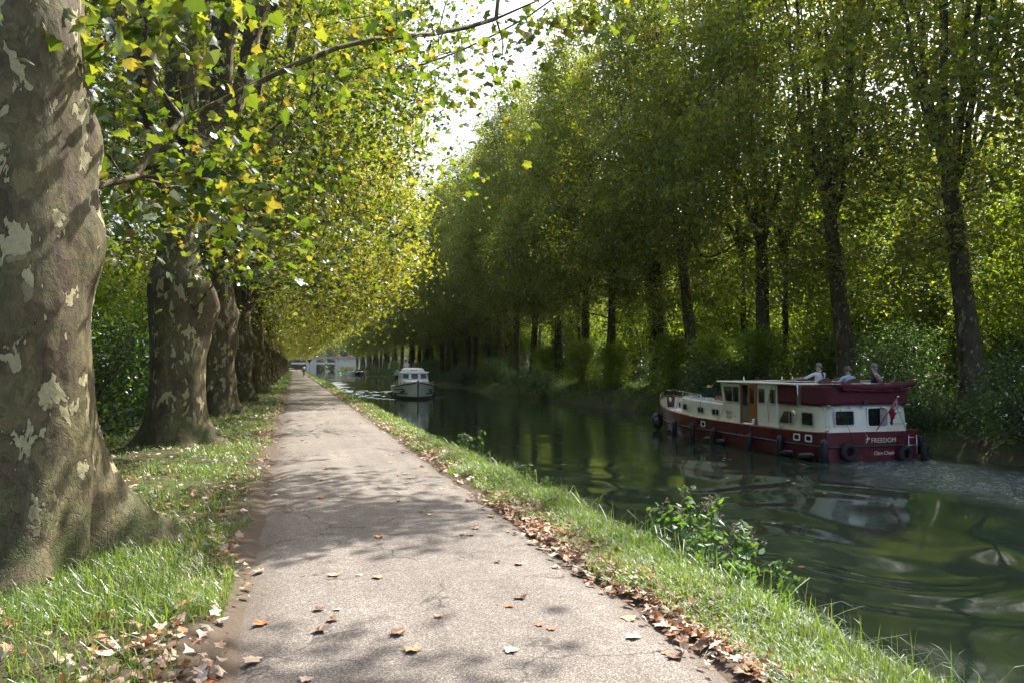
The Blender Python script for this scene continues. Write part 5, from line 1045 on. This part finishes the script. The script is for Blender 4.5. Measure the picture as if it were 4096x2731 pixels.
# ------------------------------------------------------------------ the white boat coming toward the camera
AX,AY=10.35,67.2
ab=empty('white_cruiser',(AX,AY,-1.25),PI-R(3.6)); tag(ab,'white hire cruiser with dark rubbing strakes coming head on up the canal','boat')   # local +Y = astern->bow is 0
SA=[(-11.6,1.55,1.45,1.0),(-11,1.68,1.6,1.0),(-8,1.78,1.72,1.02),(-5,1.80,1.72,1.08),(-3.2,1.76,1.55,1.16),(-2.1,1.58,1.18,1.26),(-1.2,1.18,.70,1.38),(-.6,.76,.36,1.47),(-.2,.34,.12,1.54),(0,.03,.02,1.60)]
def aw(y,z):
    hd,hw,sh=interp(SA,y,1),interp(SA,y,2),interp(SA,y,3); return hw+(hd-hw)*min(1,max(0,z/sh))**.8
hull_mesh('hull',SA,WHITE,ab,ZR)
mb=MB(); V=[];F=[];n_=50
for s in(-1,1):
    q0=len(V)
    for i in range(n_+1):
        y=-11.6+11.6*i/n_; V+=[(s*(interp(SA,y,2)*.97+.02),y,-.2),(s*(aw(y,.24)+.02),y,.24)]
    for i in range(n_): a=q0+2*i; F.append((a,a+2,a+3,a+1))
mb.add(V,F,True); mb.build('boot_top',NAVY,ab)
def strake(y0,y1,z0,dz,r=.045,n=20):
    for s in(-1,1):
        mb=MB(); P=[]
        for i in range(n+1):
            y=y0+(y1-y0)*i/n; z=z0+dz*i/n if z0 is not None else interp(SA,y,3)-.14; P.append((s*(aw(y,z)+.01),y,z))
        mb.tube(P,r,6); mb.build('rubbing_strake',NAVY,ab)
strake(-11.5,-.05,None,0,.05,60); strake(-6,-1.3,.70,.16); strake(-6,-1.05,.40,.10)
mb=MB(); mb.tube([(0,.02,-.2),(0,.05,.8),(0,.09,1.68)],[.05,.06,.07],6); mb.build('stem_post',NAVY,ab)
mb=MB(); V=[];F=[];yl=np.linspace(-11.5,-.15,40)
for y in yl: w=interp(SA,y,1)-.04; z=interp(SA,y,3)-.03; V+=[(-w,y,z),(w,y,z)]
for i in range(39): F.append((2*i,2*i+1,2*i+3,2*i+2))
mb.add(V,F); mb.build('deck',WHITE,ab)
mb=MB(); rg_=[]
for (ins,z) in ((0,1.15),(.03,1.55),(.12,1.62)): rg_.append([(-1.15+ins,-8,z),(-1.15+ins,-3.6,z),(-.85+ins,-2.4,z),(-.4,-1.7-ins,z),(.4,-1.7-ins,z),(.85-ins,-2.4,z),(1.15-ins,-3.6,z),(1.15-ins,-8,z)])
loft(mb,rg_,False); mb.build('foredeck_trunk',WHITE,ab)
mb=MB(); rg_=[]
for (ins,z,fy) in ((0,1.1,-3.2),(.02,1.62,-3.25),(.12,2.3,-3.42)): rg_.append([(-1.28+ins,-7.2,z),(-1.28+ins,fy-.15,z),(-1.15+ins,fy,z),(1.15-ins,fy,z),(1.28-ins,fy-.15,z),(1.28-ins,-7.2,z)])
loft(mb,rg_,False); mb.build('wheelhouse',WHITE,ab)
mb=MB(); mb.box((0,-5.3,2.33),(2.62,4.1,.08),0,.035); rg_=[]
for (ins,z) in ((0,2.36),(.05,2.55),(.18,2.68),(.4,2.72)): rg_.append([(-1.0+ins,-6.8+ins,z),(-1.0+ins,-4.3-ins,z),(-.7+ins*.7,-3.8-ins,z),(.7-ins*.7,-3.8-ins,z),(1.0-ins,-4.3-ins,z),(1.0-ins,-6.8+ins,z)])
loft(mb,rg_,False); mb.build('roof',WHITE,ab)
for xw,w in ((-.80,.58),(0,.66),(.80,.58)):
    mp=lambda a,b,d:(a,-3.235-(b-1.62)*.25+d,b); window(xw-w/2,xw+w/2,1.74,2.24,0,mp=mp,parent=ab,mat=WHITE,fr=.03,r=.06)
for s in(-1,1):
    for (y0,y1) in ((-4.6,-3.7),(-5.8,-4.8)):
        mp=lambda a,b,d,s=s:(s*(1.275-(b-1.62)*.15+d),a,b); window(y0,y1,1.72,2.2,0,mp=mp,parent=ab,mat=WHITE,fr=.03,r=.06)
mb=MB()
for s in(-1,1):
    P=[(s*(interp(SA,y,1)-.06),y,interp(SA,y,3)+.32) for y in np.linspace(-7,-2.2,8)]; mb.tube(P,.014,6)
    for p in P[::2]: mb.tube([(p[0],p[1],p[2]-.34),p],.012,5)
mb.build('guard_rail',STEEL,ab)
mb=MB(); mb.box((.0,-3.85,2.5),(.62,.05,.05)); mb.build('name_board',paint('red_board',(.45,.06,.05),.5),ab)
mb=MB(); mb.tube([(0,-4.2,2.6),(0,-4.2,2.85)],.015,5); mb.build('horn_mast',STEEL,ab)
mb=MB(); rg_=[[(-1.3,-10.8,1.0),(-1.3,-7.2,1.0),(1.3,-7.2,1.0),(1.3,-10.8,1.0)],[(-1.25,-10.7,1.85),(-1.25,-7.2,1.85),(1.25,-7.2,1.85),(1.25,-10.7,1.85)]]; loft(mb,rg_,False); mb.build('aft_cabin',WHITE,ab)
def world_on(par,p): return par.matrix_basis@Vector(p)
def fend2(p,label,horiz=False,h=.55,r=.10):
    w=Matrix.Rotation(ab.rotation_euler[2],4,'Z')@Vector(p); o=empty('blue_fender',(AX+w.x,AY+w.y,-1.25+w.z)); tag(o,label,'fender','blue fenders on the white boat'); mb=MB()
    mb.lathe([(0,0),(r*.8,.04),(r,.1),(r,h-.1),(r*.8,h-.04),(0,h)],12); mb.build('fender_body',BLUEF,o); mb=MB(); mb.tube([(0,0,h-.02),(0,0,h+.3)],.008,4); mb.build('lanyard',ROPE,o)
    if horiz: o.rotation_euler=(R(75),0,R(90 if p[0]>0 else -90)+ (R(-60) if p[0]>0 else R(60)))
    return o
fend2((-aw(-3.4,.3)-.1,-3.4,-.05),'blue fender hanging at the right edge of the white bow'); fend2((aw(-3.4,.3)+.1,-3.4,-.02),'blue fender hanging at the left edge of the white bow'); fend2((aw(-6,.3)+.12,-6,-.02),'blue fender further back on the left side of the white boat')
fend2((aw(-1.9,.62)+.09,-1.7,.58),'dark blue fender lying between the strakes left of the stem',True,.6,.09); fend2((-aw(-1.9,.62)-.09,-1.7,.58),'dark blue fender lying between the strakes right of the stem',True,.5,.09)
def onA(p): w=Matrix.Rotation(ab.rotation_euler[2],4,'Z')@Vector(p); return (AX+w.x,AY+w.y,-1.25+w.z)
OL=paint('olive_top',(.12,.11,.05),.8)
person('person in a white shirt seated high behind the roof of the white boat',onA((.42,-7.6,2.1)),PI,'sit',WS,DK,HAIRD); person('blond person in an olive top seated high behind the roof of the white boat',onA((-.42,-7.6,2.04)),PI,'sit',OL,DK,HAIRB)
person('person in a pale shirt standing on the left side deck of the white boat',onA((1.52,-4.6,1.04)),PI-.9,'stand',LB,DK,HAIRD)
mb=MB()
for k in range(5): mb.torus((0,0,.04+.05*k),.17-.012*k,.03,'z',16,6)
o=mb.build('coiled_rope',paint('pale_rope',(.5,.45,.36),.9,.2,30)); o.location=onA((1.15,-2.9,1.25)); tag(o,'coil of pale rope on the foredeck of the white boat','rope')

# ------------------------------------------------------------------ moored boats by the bridge
def small_boat(x,y,label,hullmat,canopy,w=2.4):
    o=empty('moored_boat',(x,y,-1.25),PI); tag(o,label,'boat','boats moored near the bridge'); S=[(-6,w*.46,w*.42,.8),(-3,w*.5,w*.46,.85),(-1.5,w*.44,w*.34,.95),(-.6,w*.28,w*.16,1.08),(0,.03,.02,1.2)]; hull_mesh('hull',S,hullmat,o,ZR)
    mb=MB(); loft(mb,[[(-w*.4,-5.8,.8),(-w*.4,-2.4,.85),(-w*.2,-1.2,.98),(w*.2,-1.2,.98),(w*.4,-2.4,.85),(w*.4,-5.8,.8)],[(-w*.36,-5.6,1.3),(-w*.34,-2.8,1.35),(-w*.16,-1.9,1.25),(w*.16,-1.9,1.25),(w*.34,-2.8,1.35),(w*.36,-5.6,1.3)]],False); mb.build('cabin',WHITE,o)
    mb=MB(); mb.tube([(-w*.5,-3,.85),(0,.02,1.2)],.03,5); mb.tube([(w*.5,-3,.85),(0,.02,1.2)],.03,5); mb.build('gunwale',WHITE,o)
    if canopy: mb=MB(); loft(mb,[[(-w*.45,-5.6,1.2),(-w*.45,-2.9,1.2),(w*.45,-2.9,1.2),(w*.45,-5.6,1.2)],[(-w*.40,-5.4,1.75),(-w*.38,-3.3,1.75),(w*.38,-3.3,1.75),(w*.40,-5.4,1.75)]],False); mb.build('canopy',BLUEC,o)
    else:
        mb=MB(); mb.tube([(-w*.38,-3.6,1.3),(-w*.36,-3.7,2.3),(w*.36,-3.7,2.3),(w*.38,-3.6,1.3)],.035,6); mb.tube([(-w*.37,-3.65,1.8),(w*.37,-3.65,1.8)],.025,6); mb.build('windscreen_frame',WHITE,o)
small_boat(17.3,246,'small white boat with an open frame moored left of the blue canopy one',WHITE,False,2.5); small_boat(20.0,246,'small dark boat under a blue canopy moored on the far bank near the bridge',NAVY,True,2.8)

# ------------------------------------------------------------------ road bridge
CON=paint('bridge_concrete',(.62,.57,.50),.9,.12,.25,dirt=(.20,.19,.18)); DKB=paint('bridge_girder',(.22,.22,.22),.6,.1,.3)
br=empty('road_bridge',(13.9,362,0)); tag(br,'low concrete road bridge spanning the far end of the canal','bridge')
mb=MB(); mb.box((2,0,5.25),(74,7,.55)); mb.build('deck',DKB,br); mb=MB(); mb.box((2,-3.62,5.62),(74,.25,.28)); mb.box((2,-3.56,4.9),(74,.12,.22)); mb.build('parapet_edge',CON,br)
mb=MB(); 
for x in np.arange(-35,39,1.5): mb.tube([(x,-3.6,5.75),(x,-3.6,6.7)],.03,4)
mb.tube([(-35,-3.6,6.7),(39,-3.6,6.7)],.035,4); mb.tube([(-35,-3.6,6.25),(39,-3.6,6.25)],.02,4); mb.build('railing',NAVY,br)
for (x0,x1) in ((-8.4,-4.2),(4.2,18)):
    mb=MB(); mb.box(((x0+x1)/2,0,1.4),(x1-x0,6.2,6.6))
    for x in np.arange(x0+.5,x1,.9): mb.box((x,-3.14,1.5),(.22,.14,6.2))
    mb.build('abutment',CON,br)
mb=MB(); mb.prism([(-4.2,4.0),(-3.4,4.55),(-2.2,4.85),(2.2,4.85),(3.4,4.55),(4.2,4.0),(4.2,4.97),(-4.2,4.97)],lambda a,b,d:(a,d,b),-3.1,3.1); mb.build('arch_soffit',CON,br)
b2=empty('footbridge',(13.9,384,0)); tag(b2,'second low concrete span glimpsed through the bridge opening','bridge'); mb=MB(); mb.box((0,0,2.9),(30,2,.8)); mb.build('span',CON,b2); mb=MB(); mb.tube([(-15,-1,4.2),(15,-1,4.2)],.05,5)
for x in np.arange(-15,16,2): mb.tube([(x,-1,3.3),(x,-1,4.2)],.04,4)
mb.build('railing',NAVY,b2)
for (x,c,w) in ((-13.4,'flower_red','red flower box on the bridge railing at the far left'),(5.4,'flower_orange','orange flower box on the bridge railing above the right abutment'),(10.5,'flower_red','red flower box on the bridge railing nearest the right bank'),(-1.6,'flower_pink','pale flower box on the bridge railing over the water')):
    o=empty('flower_box',(13.9+x,358.2,5.95)); tag(o,w,'flower box','flower boxes on the bridge railing'); mb=MB(); mb.box((0,0,.1),(1.5,.3,.3),0,.05); mb.build('trough',CON,o); r=np.random.default_rng(int(x*7)+99); V,F=leaf_cloud(r.normal(size=(260,3))*np.array([.5,.2,.2])+np.array([0,-.1,.45]),.22,r,'oval',1,0); link('blooms',np_mesh('blooms',V,F),o,M[c]); V,F=leaf_cloud(r.normal(size=(160,3))*np.array([.5,.2,.15])+np.array([0,-.1,.3]),.22,r,'oval',1,0); link('leaves',np_mesh('leaves',V,F),o,M['leaf_weed'])
# flower bed on the bank beside the right abutment
o=empty('flower_bed',(19.6,300,-.9)); tag(o,'yellow and orange flower bed on the far bank below the bridge','flowers'); r=np.random.default_rng(12)
V,F=leaf_cloud(r.normal(size=(2200,3))*np.array([2.0,9,.5])+np.array([0,0,.9]),.34,r,'oval',1,0); link('leaves',np_mesh('leaves',V,F),o,M['leaf_weed']); V,F=leaf_cloud(r.normal(size=(700,3))*np.array([1.8,9,.22])+np.array([-.2,0,2.0]),.28,r,'oval',1,0); link('blooms',np_mesh('blooms',V,F),o,M['flower_yellow'])

# ------------------------------------------------------------------ cyclist and signs at the end of the path
def bicycle(loc,rz,label):
    o=empty('bicycle',loc,rz); tag(o,label,'bicycle')
    for y in (-.52,.54):
        mb=MB(); mb.torus((0,y,.34),.32,.022,'x',28,6); w=mb.build('wheel',TYRE,o); mb=MB(); mb.torus((0,y,.34),.295,.010,'x',28,5)
        for k in range(14): a=2*PI*k/14; mb.tube([(0,y,.34),(0,y+.29*math.cos(a),.34+.29*math.sin(a))],.003,3)
        mb.build('rim',STEEL,w)
    mb=MB()
    for a,b in (((0,-.12,.82),(0,-.02,.30)),((0,-.10,.76),(0,.38,.82)),((0,-.02,.30),(0,.40,.74)),((0,-.52,.34),(0,-.02,.30)),((0,-.52,.34),(0,-.10,.74)),((0,.38,.90),(0,.54,.34))): mb.tube([a,b],.018,6)
    mb.build('frame',NAVY,o); mb=MB(); mb.blob((0,-.14,.87),(.08,.13,.035)); mb.build('saddle',DK,o)
    mb=MB(); mb.tube([(-.28,.34,.98),(-.2,.42,1.0),(0,.40,.98),(.2,.42,1.0),(.28,.34,.98)],.014,6); mb.tube([(0,.38,.88),(0,.40,.98)],.014,6); mb.build('handlebar',STEEL,o); return o
bicycle((1.48,122,.02),0,'bicycle ridden away down the path by the person in a pale top'); CA=[(.20,.02,-.02),(.24,.14,-.22),(.22,.26,-.34)]
person('person in a pale top cycling away down the towpath',(1.48,121.86,.0),0,'cycle',WS,DK,HAIRD,arms=[CA,CA],scale=.98)
sg=empty('road_sign',(3.0,160,0)); tag(sg,'small triangular sign on a post by the far end of the path','sign'); mb=MB(); mb.tube([(0,0,0),(0,0,2.6)],.04,6); mb.build('post',STEEL,sg)
mb=MB(); mb.prism([(-.5,2.9),(.5,2.9),(0,2.1)],lambda a,b,d:(a,-.05+d,b),-.01,.01); mb.build('sign_plate',paint('sign_brown',(.16,.06,.04),.6),sg)
gt=empty('timber_gate',(.2,256,0)); tag(gt,'low timber barrier across the far end of the towpath','gate'); mb=MB(); mb.box((-3,0,1.2),(9,.14,.3)); mb.box((-3,0,.6),(9,.14,.22)); mb.build('rails',WOOD,gt)
for x in (-7,-4.4,-1.8,.8): mb=MB(); mb.box((x,0.1,.65),(.2,.2,1.5)); mb.build('post',WOOD,gt)

# ------------------------------------------------------------------ air
m,t=newmat('air'); pv=N(t,'VolumePrincipled'); pv.inputs['Color'].default_value=(.93,.95,1,1); pv.inputs['Density'].default_value=HAZE; pv.inputs['Anisotropy'].default_value=.3
o=N(t,'OutputMaterial'); L(t,pv.outputs[0],o.inputs['Volume'])
mb=MB(); mb.box((0,340,18),(420,900,44)); hz=mb.build('haze',m); tag(hz,'thin bright haze in the air over the canal','haze',kind='stuff'); cy.volume_bounces=0
